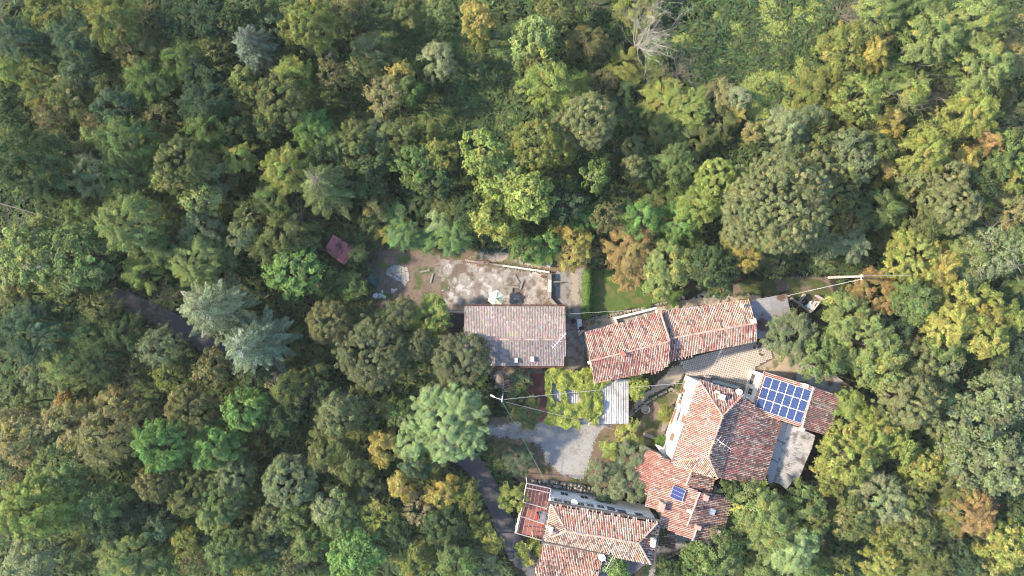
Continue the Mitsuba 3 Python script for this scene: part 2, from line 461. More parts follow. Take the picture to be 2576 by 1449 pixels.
# ---------------------------------------------------------------- roofs, tiles and walls
TILE_COLOURS = {'red': (0.45, 0.205, 0.18), 'terra': (0.54, 0.295, 0.245), 'pink': (0.54, 0.375, 0.335), 'cream': (0.55, 0.43, 0.38), 'white': (0.60, 0.51, 0.46), 'dark': (0.20, 0.14, 0.13),
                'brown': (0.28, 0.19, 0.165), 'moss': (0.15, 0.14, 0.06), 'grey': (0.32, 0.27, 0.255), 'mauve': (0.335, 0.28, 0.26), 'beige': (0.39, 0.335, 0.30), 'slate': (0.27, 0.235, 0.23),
                'slate_dark': (0.23, 0.20, 0.195), 'rust': (0.34, 0.26, 0.23), 'ochre': (0.42, 0.33, 0.22)}  # slate tones: grey tiles darkened for the shaded south slope


def coppo(length=0.46, r0=0.076, r1=0.062, n=5):
    """one curved clay tile: local x across, y up the slope, z off the roof; wide and lifted at its lower end"""
    t = np.linspace(0, np.pi, n)
    low = np.c_[np.cos(t) * r0, np.full(n, -length / 2), np.sin(t) * r0 * 0.95 + 0.025]
    top = np.c_[np.cos(t) * r1, np.full(n, length / 2), np.sin(t) * r1 * 0.95 - 0.005]
    inn = low * [0.82, 1, 0.82] + [0, 0, 0.0]
    v = np.vstack([low, top, inn])
    f = []
    for i in range(n - 1):
        f += [[i, n + i + 1, n + i], [i, i + 1, n + i + 1], [i, 2 * n + i, 2 * n + i + 1], [i, 2 * n + i + 1, i + 1]]
    return v, np.array(f)


def flat_tile(w=0.205, length=0.36):
    """interlocking tile with a raised roll along one edge"""
    x = np.array([-0.5, -0.16, -0.06, 0.16, 0.34, 0.5]) * w
    h = np.array([0.012, 0.012, 0.012, 0.055, 0.055, 0.012])
    n = len(x)
    v = np.vstack([np.c_[x, np.full(n, -length / 2), h + 0.022], np.c_[x, np.full(n, length / 2), h - 0.002], np.c_[x, np.full(n, -length / 2), h * 0 - 0.005]])
    f = []
    for i in range(n - 1):
        f += [[i, i + 1, n + i + 1], [i, n + i + 1, n + i], [i, 2 * n + i + 1, i + 1], [i, 2 * n + i, 2 * n + i + 1]]
    return v, np.array(f)


TILE_SHAPES = {'coppo': coppo(), 'flat': flat_tile(), 'ridge': coppo(0.44, 0.125, 0.105)}
tile_plys = {}


def tile_ply(shape, colour, var):
    k = (shape, colour, var)
    if k not in tile_plys:
        v, f = TILE_SHAPES[shape]
        r = np.random.default_rng(sum(map(ord, colour + shape)) * 7 + var)
        c = np.clip(np.array(TILE_COLOURS[colour]) * (0.84 + 0.07 * var + 0.05 * r.random()) * (1 + 0.06 * r.standard_normal(3)), 0.01, 0.85)
        tile_plys[k] = (mikit.ply((v, f), paint(c)), c)
    return tile_plys[k]


class Facet:
    def __init__(self, pts, mix_, shape='coppo', row=0.212, expo=0.36, weather=None):
        """pts: (px, py, z) corners of one roof slope"""
        self.w = np.array([P(*p) for p in pts])
        c = self.w.mean(0)
        n = np.linalg.svd(self.w - c)[2][2]
        n = n if n[2] > 0 else -n
        self.o, self.n = c, n
        ay = np.array([-n[0] * n[2], -n[1] * n[2], 1 - n[2] * n[2]])          # up the slope
        ay = -ay if ay[2] < 0 else ay
        self.ay = ay / np.linalg.norm(ay)
        self.ax = np.cross(self.ay, n)
        d = self.w - c
        self.poly = Polygon(np.c_[d @ self.ax, d @ self.ay]).buffer(0)
        self.mix, self.shape, self.row, self.expo, self.weather = mix_, shape, row, expo, weather

    def height(self, x, y):
        return self.o[2] - (self.n[0] * (x - self.o[0]) + self.n[1] * (y - self.o[1])) / self.n[2]

    def to_world(self, q):
        return self.o + q[:, :1] * self.ax + q[:, 1:2] * self.ay + q[:, 2:3] * self.n

    def deck(self, thick=0.14):
        m = trimesh.creation.extrude_polygon(self.poly, thick, engine='earcut')
        v = np.asarray(m.vertices).copy(); v[:, 2] -= thick
        return self.to_world(v), np.asarray(m.faces)

    def tiles(self, r):
        out = []
        prepare(self.poly)
        big = self.poly.buffer(0.04)
        x0, y0, x1, y1 = self.poly.bounds
        names, w = list(self.mix), np.array(list(self.mix.values()), float)
        w /= w.sum()
        a = x0 + self.row * 0.5
        while a < x1:
            prev = None
            b = y0 - self.expo * 0.15 + (r.random() * 0.06 if self.shape == 'coppo' else 0)
            while b < y1 + 0.1:
                if contains_xy(big, a, b):
                    p = self.o + a * self.ax + b * self.ay
                    ww = w
                    if self.weather:
                        ww = w * self.weather(p, names); ww = ww / ww.sum()
                    prev = prev if prev and self.shape == 'coppo' and r.random() < 0.22 else r.choice(names, p=ww)
                    out.append((p, prev, r.normal(0, 0.02 if self.shape == 'coppo' else 0.003), r.normal(0, 0.007 if self.shape == 'coppo' else 0.002)))
                b += self.expo * (1 + (0.05 * r.standard_normal() if self.shape == 'coppo' else 0))
            a += self.row
        return out

    def matrix(self, p, turn, lift):
        c, s = math.cos(turn), math.sin(turn)
        m = np.eye(4)
        m[:3, 0] = c * self.ax + s * self.ay
        m[:3, 1] = -s * self.ax + c * self.ay
        m[:3, 2] = self.n
        m[:3, 3] = p + self.n * (0.012 + lift)
        return m


def roof(parent, facets, ridges, seed, ridge_mix=None, part_limit=300, name='roof'):
    r = np.random.default_rng(seed)
    key = put(parent, name, surf(cat_meshes([f.deck() for f in facets]), 'roof_deck'))
    allt = []
    for f in facets:
        for p, c, t, l in f.tiles(r):
            allt.append((np.linalg.norm(p - [0, 0, H]), f.shape, c, f.matrix(p, t, l), int(r.integers(5))))
    allt.sort(key=lambda q: q[0])
    for d, sh, c, m, var in allt[:part_limit]:
        put(key, 'tile', {**tile_ply(sh, c, var)[0], 'to_world': T(m)})
    rest = allt[part_limit:]
    if rest:
        vs, fs, cs, o = [], [], [], 0
        for d, sh, c, m, var in rest:
            v, f = TILE_SHAPES[sh]
            vs.append(v @ m[:3, :3].T + m[:3, 3]); fs.append(f + o); o += len(v); cs.append(np.clip(tile_ply(sh, c, var)[1] * (1 + 0.12 * r.standard_normal((len(v), 1))), 0.01, 0.85))
        k = put(key, 'tile', mikit.ply((np.vstack(vs), np.vstack(fs)), 'painted', color=np.vstack(cs)), kind='stuff')
    rm = ridge_mix or {'pink': 4, 'cream': 3, 'terra': 3}
    names, w = list(rm), np.array(list(rm.values()), float); w /= w.sum()
    for line in ridges:
        pts = np.array([P(*p) for p in line])
        for a, b in zip(pts[:-1], pts[1:]):
            L = np.linalg.norm(b - a)
            n = max(1, int(round(L / 0.38)))
            d = (b - a) / L
            if d[2] < 0:
                a, b, d = b, a, -d
            ax = np.cross(d, [0, 0, 1.0]); ax /= np.linalg.norm(ax)
            for i in range(n):
                m = np.eye(4)
                m[:3, 0], m[:3, 1], m[:3, 2] = ax, d, np.cross(ax, d)
                m[:3, 3] = a + (b - a) * (i + 0.5) / n + np.array([r.normal(0, 0.012), r.normal(0, 0.012), 0.035])
                put(key, 'ridge_tile', {**tile_ply('ridge', r.choice(names, p=w), int(r.integers(5)))[0], 'to_world': T(m)})
    return key


def walls(parent, foot, facets, mat, inset=0.32, label=None):
    """upright walls from the ground to the underside of the slopes above; foot: shapely polygon of the eaves"""
    q = foot.buffer(-inset, join_style='mitre')
    ring = np.array(q.exterior.coords)
    vs, fs, o = [], [], 0
    for a, b in zip(ring[:-1], ring[1:]):
        n = max(2, int(np.linalg.norm(b - a) / 0.35))
        t = np.linspace(0, 1, n + 1)[:, None]
        p = a * (1 - t) + b * t
        top = np.min([f.height(p[:, 0], p[:, 1]) for f in facets], 0) - 0.16
        m = 14
        for j in range(m):
            vs.append(np.c_[p, -0.1 + (top + 0.1) * j / (m - 1)])
        for j in range(m - 1):
            for i in range(n):
                k = j * (n + 1) + i
                fs.append(np.array([[k, k + 1, k + n + 2], [k, k + n + 2, k + n + 1]]) + o)
        o += m * (n + 1)
    return put(parent, 'wall', surf((np.vstack(vs), np.vstack(fs)), mat), label), q


def chimney(parent, px, py, z, w, d, h, rot=0.0, rgb=(0.46, 0.40, 0.35), cap=True, cap_rgb=None):
    """a stack standing on the roof at height z, h tall, with a lid on four small legs"""
    w, d, h = w * 0.82, d * 0.82, h * 0.8
    p = P(px, py, z + h)
    k = put(parent, 'chimney', col(box(p[0], p[1], z + h / 2 - 0.35, w, d, h + 0.7, rot), rgb))
    c = cap_rgb or tuple(min(0.8, q * 1.08) for q in rgb)
    put(k, 'cap', col(cat_meshes([box(p[0], p[1], z + h + 0.035, w * 1.18, d * 1.18, 0.07, rot)]), c))
    if cap:
        cs, sn = math.cos(rot), math.sin(rot)
        legs = []
        for a in (-1, 1):
            for b in (-1, 1):
                x, y = a * w * 0.4, b * d * 0.4
                legs.append(box(p[0] + x * cs - y * sn, p[1] + x * sn + y * cs, z + h + 0.16, 0.12, 0.12, 0.18, rot))
        legs.append(box(p[0], p[1], z + h + 0.28, w * 1.08, d * 1.08, 0.06, rot))
        put(k, 'lid', col(cat_meshes(legs), c))
    return k


def dish(px, py, z, r, facing, label, mast=0.9, rgb=(0.72, 0.72, 0.72)):
    t = thing('satellite_dish', label, 'satellite dish')
    p = P(px, py, z)
    u = np.linspace(0, 1, 5)[1:]
    ang = np.arange(16) / 16 * 2 * np.pi
    v = [[0, 0, 0]] + [[q * r * math.cos(a), q * r * math.sin(a), 0.22 * r * q * q] for q in u for a in ang]
    f = [[0, 1 + j, 1 + (j + 1) % 16] for j in range(16)]
    for i in range(3):
        for j in range(16):
            a, b = 1 + i * 16 + j, 1 + i * 16 + (j + 1) % 16
            f += [[a, a + 16, b + 16], [a, b + 16, b]]
    n = np.array([facing[0], facing[1], facing[2]], float); n /= np.linalg.norm(n)
    x = np.cross([0, 0, 1.0], n); x /= np.linalg.norm(x)
    m = np.stack([x, np.cross(n, x), n], 1)
    v = np.array(v) @ m.T + p
    put(t, 'reflector', col((v, np.array(f)), rgb, bsdf='metal_paint', smooth=True))
    put(t, 'mast', col(tube([p + [0, 0, -mast], p + [0, 0, -0.05]], 0.03), (0.35, 0.35, 0.36)))
    tip = p + n * r * 0.9
    put(t, 'feed_arm', col(cat_meshes([tube([p - x * 0 + m @ np.array([0, -r * 0.9, 0.15 * r]), tip], 0.018), tube([tip, tip + n * 0.1], 0.05)]), (0.40, 0.40, 0.40)))
    return t


def antenna(base, tip_h, boom_a, boom_b, n_el, label, el=0.32, rgb=(0.62, 0.62, 0.62)):
    """mast at base, boom from offset a to offset b at its top, with cross rods"""
    t = thing('antenna', label, 'TV antenna')
    b = np.asarray(base, float)
    top = b + [0, 0, tip_h]
    put(t, 'mast', col(tube([b - [0, 0, 0.3], top + [0, 0, 0.1]], 0.028), rgb))
    A, B = top + boom_a, top + boom_b
    put(t, 'boom', col(tube([A, B], 0.030), rgb))
    d = (B - A) / np.linalg.norm(B - A)
    s = np.cross(d, [0, 0, 1.0]); s /= np.linalg.norm(s)
    for i in range(n_el):
        c = A + (B - A) * (i + 0.5) / n_el
        l = el * (1.25 - 0.7 * i / n_el)
        put(t, 'element', col(tube([c - s * l, c + s * l], 0.016), rgb))
    return t


def corrugated(w, l, pitch=0.24, amp=0.045, sub=6):
    """a wavy sheet: local x across the waves, y along them"""
    n = max(4, int(w / pitch * sub))
    x = np.linspace(-w / 2, w / 2, n + 1)
    z = amp * np.sin(x / pitch * 2 * np.pi)
    v = np.vstack([np.c_[x, np.full(n + 1, -l / 2), z], np.c_[x, np.full(n + 1, l / 2), z]])
    f = np.array([[[i, i + 1, n + 2 + i], [i, n + 2 + i, n + 1 + i]] for i in range(n)]).reshape(-1, 3)
    return v, f


def sheet_roof(parent, pts, mat, sheet_w, sheet_l, seed, pitch=0.24, wave_dir=None, lift=0.0):
    """corrugated sheets laid in courses over one slope and cut to its outline; pts (px, py, z)"""
    fc = Facet(pts, {'red': 1})
    r = np.random.default_rng(seed)
    if wave_dir is not None:
        d = np.array([*wave_dir, 0.0]); d -= fc.n * (d @ fc.n); d /= np.linalg.norm(d)
        fc.ay = d; fc.ax = np.cross(d, fc.n)
        q = fc.w - fc.o
        fc.poly = Polygon(np.c_[q @ fc.ax, q @ fc.ay]).buffer(0)
    x0, y0, x1, y1 = fc.poly.bounds
    k = put(parent, 'roof', col(cat_meshes([tube([fc.o + fc.ax * a + fc.ay * y0 - fc.n * 0.12, fc.o + fc.ax * a + fc.ay * y1 - fc.n * 0.12], 0.05, 4) for a in np.linspace(x0 + 0.3, x1 - 0.3, 4)]), (0.16, 0.12, 0.09)), 'wooden bearers under the corrugated sheets')
    nx, ny = max(1, round((x1 - x0) / sheet_w)), max(1, round((y1 - y0) / sheet_l))
    for i in range(nx):
        for j in range(ny):
            a0, a1 = x0 + (x1 - x0) * i / nx, x0 + (x1 - x0) * (i + 1) / nx
            b0, b1 = y0 + (y1 - y0) * j / ny, y0 + (y1 - y0) * (j + 1) / ny + 0.12
            cell = Polygon([(a0, b0), (a1, b0), (a1, b1), (a0, b1)]).intersection(fc.poly)
            if cell.is_empty or cell.area < 0.12:
                continue
            # each wave column is cut to the outline
            n = max(4, int((a1 - a0) / pitch * 6))
            xs_ = np.linspace(a0, a1, n + 1)
            v, f = [], []
            for x in xs_:
                s = cell.intersection(LineString([(min(max(x, a0 + 1e-4), a1 - 1e-4), b0 - 1), (min(max(x, a0 + 1e-4), a1 - 1e-4), b1 + 1)]))
                if s.is_empty or s.geom_type == 'Point':
                    v.append(None); continue
                yb = s.bounds
                z = 0.06 * math.sin(x / pitch * 2 * math.pi)
                t = (np.array([yb[1], yb[3]]) - b0) / (b1 - b0)
                v.append([(x, yb[1] + (yb[3] - yb[1]) * s_, z + 0.02 * (1 - (t[0] + (t[1] - t[0]) * s_)) + lift) for s_ in np.linspace(0, 1, 9)])
            vv, prev = [], None
            for c in v:
                if c is None:
                    prev = None; continue
                vv += c
                m = len(vv) - 9
                if prev is not None:
                    for j_ in range(8):
                        f += [[prev + j_, m + j_, m + j_ + 1], [prev + j_, m + j_ + 1, prev + j_ + 1]]
                prev = m
            if len(f):
                arr = np.array(vv) + [0, 0, 0.006 * r.standard_normal()]
                pw = fc.to_world(arr)
                put(k, 'sheet', mikit.ply((pw, np.array(f)), 'painted', smooth=True, color=np.clip(SURF[mat](pw) * r.uniform(0.82, 1.12), 0.01, 0.9)))
    return k, fc


def posts(parent, xy, z, r=0.06, rgb=(0.25, 0.22, 0.2)):
    for x, y in xy:
        put(parent, 'post', col(tube([(x, y, -0.05), (x, y, z)], r), rgb))


class WallFace:
    """a plane of wall between two ground points; windows are put where a sight line meets it"""

    def __init__(self, a, b, out):
        self.a = np.array([*a, 0.0]); e = np.array([*b, 0.0]) - self.a
        self.e = e / np.linalg.norm(e)
        self.o = np.array([*out, 0.0]); self.o -= self.e * (self.o @ self.e); self.o /= np.linalg.norm(self.o)

    def hit(self, px, py):
        d = np.array([(px - 1288) / F, (724.5 - py) / F, -1.0])
        t = ((self.a - [0, 0, H]) @ self.o) / (d @ self.o)
        p = np.array([0, 0, H]) + d * t
        return (p - self.a) @ self.e, p[2]

    def block(self, s, z, w, h, d0, d1):
        """a box on the wall: centre (s, z), w wide, h tall, from d0 to d1 in front of it"""
        c = self.a + self.e * s + self.o * (d0 + d1) / 2
        return box(c[0], c[1], z, w, abs(d1 - d0), h, math.atan2(self.e[1], self.e[0]))


def window(parent, wf, s, z, w, h, shut='none', rgb=(0.20, 0.105, 0.07)):
    """frame, pane, sill and brown shutters, closed or folded back"""
    k = put(parent, 'window', col(cat_meshes([wf.block(s, z + h / 2 - 0.04, w, 0.08, -0.02, 0.05), wf.block(s, z - h / 2 + 0.04, w, 0.08, -0.02, 0.05),
                                              wf.block(s - w / 2 + 0.04, z, 0.08, h - 0.16, -0.02, 0.05), wf.block(s + w / 2 - 0.04, z, 0.08, h - 0.16, -0.02, 0.05), wf.block(s, z, 0.05, h - 0.16, -0.02, 0.045)]), (0.55, 0.54, 0.50)))
    put(k, 'pane', mikit.ply(wf.block(s, z, w - 0.16, h - 0.16, -0.03, 0.02), 'dark_glass'))
    put(k, 'sill', col(wf.block(s, z - h / 2 - 0.05, w + 0.2, 0.09, 0.0, 0.16), (0.55, 0.53, 0.50)))
    if shut == 'closed':
        for sg in (-1, 1):
            put(k, 'shutter', col(wf.block(s + sg * w / 4, z, w / 2 - 0.03, h, 0.055, 0.10), rgb))
    if shut == 'open':
        for sg in (-1, 1):
            put(k, 'shutter', col(wf.block(s + sg * (w * 0.75 + 0.02), z, w / 2, h, 0.03, 0.075), rgb))
    return k

# ---------------------------------------------------------------- buildings
BARN = {'terra': 2.8, 'red': 2.0, 'cream': 2.3, 'white': 0.6, 'pink': 2.8, 'dark': 0.8, 'brown': 1.1}
LICHEN = {'red': 3.2, 'pink': 2.4, 'cream': 0.9, 'dark': 2.2, 'brown': 2.2, 'grey': 1.4, 'white': 0.3}
DULL = {'pink': 2.4, 'terra': 1.6, 'cream': 1.2, 'brown': 2.0, 'grey': 1.6, 'dark': 1.2, 'red': 1.2}


def blotch(scale, seed, which, amount):
    """tiles of some colours gather in patches"""
    def fn(p, names):
        v = meshkit.fbm(np.array([p * scale]), 3, seed)[0]
        return np.array([math.exp(amount * (v - 0.5)) if n in which else math.exp(-amount * (v - 0.5)) for n in names])
    return fn


# grey roofed house -------------------------------------------------
hse = thing('house', 'long low house with a grey and mauve tiled roof above the carport', 'house')
GREY_N = {'mauve': 3.2, 'beige': 3, 'rust': 1.4, 'grey': 1.2}
GREY_S_SHADED = {'slate': 3.5, 'slate_dark': 2.6, 'mauve': 1.6, 'grey': 0.8}  # south slope: shade of the oaks put into darker tile colours
f1 = [Facet([(1171.7, 768.6, 4.1), (1421.2, 769.2, 4.1), (1423.4, 854.2, 5.5), (1168.3, 853.7, 5.5)], GREY_N, 'flat', 0.205, 0.33, blotch(0.55, 3, ('beige',), 9)),
      Facet([(1168.3, 853.7, 5.5), (1423.4, 854.2, 5.5), (1419, 922, 4.3), (1172, 922, 4.3)], GREY_S_SHADED, 'flat', 0.205, 0.33, blotch(0.5, 8, ('mauve', 'grey'), 7))]
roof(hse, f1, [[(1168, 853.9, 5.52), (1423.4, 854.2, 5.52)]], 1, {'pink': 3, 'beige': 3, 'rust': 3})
foot1 = Polygon([P(1171.7, 768.6, 4.1)[:2], P(1421.2, 769.2, 4.1)[:2], P(1419, 922, 4.3)[:2], P(1172, 922, 4.3)[:2]])
walls(hse, foot1, f1, 'old_plaster', 0.4)
chimney(hse, 1182.8, 847, 5.3, 0.5, 0.5, 0.45, 0, (0.42, 0.38, 0.36), False)
chimney(hse, 1298.3, 906.2, 4.55, 0.48, 0.62, 0.55, 0, (0.60, 0.56, 0.50), False)
chimney(hse, 1339, 903.7, 4.6, 0.48, 0.68, 0.6, 0, (0.60, 0.56, 0.50), False)
for nm, a, b in (('gutter', (1170, 766.5, 4.0), (1422.6, 767.2, 4.0)), ('gutter', (1171, 923.6, 4.2), (1420, 923.6, 4.2))):
    put(hse, nm, col(tube([P(*a), P(*b)], 0.07), (0.14, 0.075, 0.06)))
antenna(P(1407, 852, 5.45), 1.5, np.array([-1.0, -1.1, 0]), np.array([0.75, 0.85, 0]), 7, 'white TV antenna on the ridge of the grey roofed house', 0.3, (0.75, 0.75, 0.76))
# west side: shade of a sunken strip, painted as a dark low slab
lt = thing('lean_to', 'dark slab painted for the shaded sunken strip beside the grey roofed house', 'lean-to')
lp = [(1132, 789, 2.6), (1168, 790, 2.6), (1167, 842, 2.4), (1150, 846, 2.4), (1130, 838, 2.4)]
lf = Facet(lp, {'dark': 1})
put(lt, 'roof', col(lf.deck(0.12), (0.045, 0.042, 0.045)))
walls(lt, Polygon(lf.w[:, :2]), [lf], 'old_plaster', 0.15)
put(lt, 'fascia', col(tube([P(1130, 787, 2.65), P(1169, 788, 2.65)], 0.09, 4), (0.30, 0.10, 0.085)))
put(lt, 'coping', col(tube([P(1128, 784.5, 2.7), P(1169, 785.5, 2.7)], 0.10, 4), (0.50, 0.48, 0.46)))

# tiled barns -------------------------------------------------------
bA = thing('barn', 'left of the two joined barns, with a bright red chimney', 'barn')
fA = [Facet([(1471.3, 836, 5.0), (1660.5, 784.1, 5.0), (1684.2, 858.9, 6.7), (1485.4, 908.1, 6.7)], BARN, weather=blotch(0.45, 31, ('dark', 'brown', 'red'), 3.5)),
      Facet([(1485.4, 908.1, 6.7), (1684.2, 858.9, 6.7), (1682.4, 922.2, 5.2), (1667, 925, 5.15), (1667, 931, 5.0), (1638, 938, 5.0), (1638, 933, 5.1), (1537.3, 953, 5.0), (1495, 961.5, 5.0)], BARN, weather=blotch(0.45, 31, ('dark', 'brown', 'red'), 3.5))]
roof(bA, fA, [[(1485.4, 908.1, 6.72), (1684.2, 858.9, 6.72)], [(1661.5, 784.1, 5.02), (1685, 858.9, 6.7)]], 2)
footA = Polygon([P(1471.3, 836, 5)[:2], P(1660.5, 784.1, 5)[:2], P(1684.2, 858.9, 6.7)[:2], P(1682.4, 922.2, 5.2)[:2], P(1495, 961.5, 5)[:2], P(1485.4, 908.1, 6.7)[:2]])
walls(bA, footA, fA, 'old_plaster', 0.3)
put(bA, 'chimney', col(box(*P(1567.5, 890.5, 7.0)[:2], 6.85, 0.5, 0.62, 0.7, 0.6), (0.55, 0.17, 0.14)), 'small bright red chimney on the barn ridge')
for x, y in ((1539, 950), (1533, 947.5), (1552.5, 941)):
    p = P(x, y, 5.25)
    put(bA, 'roof_vent', col(trimesh.creation.icosphere(1, 0.12).apply_translation(p), (0.72, 0.72, 0.72), bsdf='metal_paint', smooth=True))
put(bA, 'gable_cap', col(cat_meshes([box(*P(1483.5, 911.5, 6.3)[:2], 6.3, 0.5, 0.35, 0.35, 0.3)]), (0.72, 0.70, 0.68)))
# white balcony behind it
bal = put(bA, 'balcony', surf(slab(Polygon([P(1548, 803, 3.2)[:2], P(1650, 777, 3.2)[:2], P(1657, 793, 3.2)[:2], P(1555, 818, 3.2)[:2]]), 2.9, 3.1), 'concrete'), 'narrow concrete balcony with a white parapet')
A_, B_, D_, E_ = P(1547.5, 801, 3.9), P(1650.5, 775.5, 3.9), P(1656, 790, 3.9), P(1554, 816, 3.9)
par = cat_meshes([slab(LineString([A_[:2], B_[:2]]).buffer(0.12, cap_style='square'), 3.1, 3.9), slab(LineString([(B_ + (D_ - B_) * 0.25)[:2], D_[:2]]).buffer(0.1, cap_style='flat'), 3.1, 3.895),
                  slab(LineString([(A_ + (E_ - A_) * 0.25)[:2], E_[:2]]).buffer(0.1, cap_style='flat'), 3.1, 3.895)])
put(bal, 'parapet', surf(par, 'plaster'))
# curved bit of gable coping
put(bA, 'arch', col(tube([P(1462 + 4 * math.cos(t) * 3.4 + 8, 846 - math.sin(t) * 13 - 1, 3.0) for t in np.linspace(math.pi, math.pi * 0.42, 8)], 0.16, 6), (0.30, 0.22, 0.20)))

bB = thing('barn', 'right of the two joined barns, with the palest tiles', 'barn')
BARN_PALE = {'terra': 2.2, 'red': 1.8, 'cream': 3.0, 'white': 1.1, 'pink': 2.2, 'dark': 1.0, 'brown': 1.1}
fB = [Facet([(1662.5, 780.8, 4.3), (1884.5, 755.8, 4.3), (1902.8, 812.4, 5.8), (1684.8, 851.6, 5.9)], BARN_PALE, weather=blotch(0.4, 33, ('dark', 'brown', 'red'), 3.5)),
      Facet([(1684.8, 851.6, 5.9), (1902.8, 812.4, 5.8), (1902, 857.7, 4.6), (1685, 906, 4.6)], BARN_PALE, weather=blotch(0.4, 33, ('dark', 'brown', 'red'), 3.5))]
roof(bB, fB, [[(1685.5, 851.6, 5.92), (1902.8, 812.4, 5.82)]], 3)
footB = Polygon([P(1664, 780.8, 4.3)[:2], P(1884.5, 755.8, 4.3)[:2], P(1902.8, 812.4, 5.8)[:2], P(1902, 857.7, 4.6)[:2], P(1685, 906, 4.6)[:2], P(1684.8, 851.6, 5.9)[:2]])
walls(bB, footB, fB, 'old_plaster', 0.3)
chimney(bB, 1895.3, 807.8, 5.55, 0.75, 0.6, 0.4, 0.2, (0.62, 0.60, 0.57), False)
dish(1866, 768, 5.3, 0.32, (-0.5, -0.6, 0.62), 'small dish on the back slope of the right barn', 0.8)
# pale strip of wall behind it
gw = thing('garden_wall', 'low pale masonry wall behind the right barn', 'wall')
for i in range(8):
    t = (i + 0.5) / 8
    x, y = 1682 + (1756 - 1682) * t, 790 + (763 - 790) * t * 0.78
    p = P(x, y, 0.8)
    put(gw, 'block', surf(box(p[0], p[1], 0.4, 0.44, 0.28, 0.8 + 0.03 * (i % 3), 0.24), 'concrete'))

# corrugated lean-to on the end of the barn ---------------------------
s1 = thing('lean_to', 'corrugated lean-to on the right end of the joined barns', 'lean-to')
_, fs1 = sheet_roof(s1, [(1886, 756, 3.5), (1978, 738.5, 3.5), (1990, 790, 3.1), (1972, 835, 2.8), (1932, 848, 2.8), (1905, 853, 2.8)], 'rusty_sheet', 2.1, 2.6, 5, 0.25, P(1978, 739)[:2] - P(1886, 757)[:2])
posts(s1, [P(1974, 745)[:2], P(1982, 790)[:2], P(1966, 830)[:2]], 2.7)
# corrugated roof beside the house with solar panels
s2 = thing('lean_to', 'grey corrugated roof above the panels house, half under trees', 'lean-to')
sheet_roof(s2, [(2014, 908, 3.2), (2085, 932, 3.1), (2146, 976, 3.0), (2124, 1000, 3.0), (2046, 978, 3.1), (1999, 958, 3.2)], 'rusty_sheet', 2.4, 1.9, 6, 0.25, P(2122, 998)[:2] - P(1999, 957)[:2])
posts(s2, [P(2016, 915)[:2], P(2080, 938)[:2], P(2132, 980)[:2]], 2.85)
# white fibre cement roof
s3 = thing('lean_to', 'weathered whitish fibre cement roof against the big dark tiled slope', 'lean-to')
dE = P(2040, 1140)[:2] - P(1955, 1118)[:2]
sheet_roof(s3, [(1980.5, 1063.2, 4.0), (2052, 1096, 3.4), (2042, 1130, 3.3), (2024, 1168, 3.2), (2009, 1203.5, 3.1), (1975, 1222, 3.4), (1946, 1213, 3.8)], 'fibre_cement', 1.5, 2.3, 7, 0.22, dE)
strip_ = Polygon([P(1967, 1062, 4.0)[:2], P(1980.5, 1063.5, 4.0)[:2], P(1945, 1213, 4.0)[:2], P(1934, 1216, 4.0)[:2], P(1929, 1190, 4.0)[:2]])
put(s3, 'flat_strip', surf(cat_meshes([slab(strip_, 3.85, 3.99), fine_sheet(strip_, 4.0, 0.2)]), 'fibre_cement'), 'flat grey gutter strip')
for i, (y0, y1) in enumerate(((1104, 1113), (1154, 1163))):
    a, b = P(1952 - (y0 - 1100) * 0.22, y0, 4.05), P(1969 - (y0 - 1100) * 0.24, y1, 4.05)
    put(s3, 'bracket', col(tube([a, b], 0.05, 4), (0.10, 0.10, 0.11)))
put(s3, 'loose_sheet', surf((lambda m: (m[0] @ np.array([[0.75, 0.6, 0], [-0.6, 0.75, 0.05], [0, 0, 1]]).T + P(1977, 1211, 3.75), m[1]))(corrugated(1.5, 1.6, 0.2, 0.03)), 'fibre_cement', True), 'loose corrugated sheet lying askew')
put(s3, 'wall', surf(slab(Polygon([P(1960, 1080)[:2], P(2022, 1100)[:2], P(1990, 1190)[:2], P(1935, 1190)[:2]]).buffer(-0.3), -0.1, 3.0), 'old_plaster'))

# white farmhouse -----------------------------------------------------
fh = thing('farmhouse', 'big white walled farmhouse with a hipped red tile roof', 'house')
NW, NE, SW, SE = (1759.5, 958.6, 7.2), (1870.6, 992.9, 7.2), (1691, 1163, 7.2), (1805.2, 1202, 7.2)
RN, RS = (1817.8, 1045.7, 9.0), (1781.7, 1147.5, 9.0)
f2 = [Facet([NW, SW, RS, RN], {'terra': 4.2, 'red': 1.0, 'cream': 3.2, 'pink': 2.6, 'white': 0.7, 'brown': 0.4}, weather=blotch(0.45, 35, ('cream', 'white', 'pink'), 3)),
      Facet([NW, RN, NE], {'terra': 2.5, 'red': 3.2, 'cream': 2.4, 'white': 0.8, 'dark': 0.8, 'brown': 0.7}),
      Facet([SW, SE, RS], {'cream': 3.6, 'terra': 1.5, 'ochre': 2.0, 'white': 0.8, 'brown': 1.4, 'pink': 1.0}),
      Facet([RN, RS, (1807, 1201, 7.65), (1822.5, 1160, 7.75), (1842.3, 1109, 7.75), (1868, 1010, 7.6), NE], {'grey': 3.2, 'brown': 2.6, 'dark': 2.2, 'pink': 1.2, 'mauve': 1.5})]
f2b = Facet([(1870.6, 1000, 7.45), (1899.3, 1019.7, 6.9), (1966, 1062, 5.4), (1929, 1187, 5.4), (1922, 1216, 5.4), (1808, 1202, 7.5)], LICHEN, weather=blotch(0.35, 5, ('red', 'pink'), 5))
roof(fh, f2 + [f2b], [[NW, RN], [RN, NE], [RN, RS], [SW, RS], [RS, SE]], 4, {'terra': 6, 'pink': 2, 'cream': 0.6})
foot2 = Polygon([P(*NW)[:2], P(*NE)[:2], P(1966, 1062, 5.4)[:2], P(1922, 1216, 5.4)[:2], P(*SE)[:2], P(*SW)[:2]])
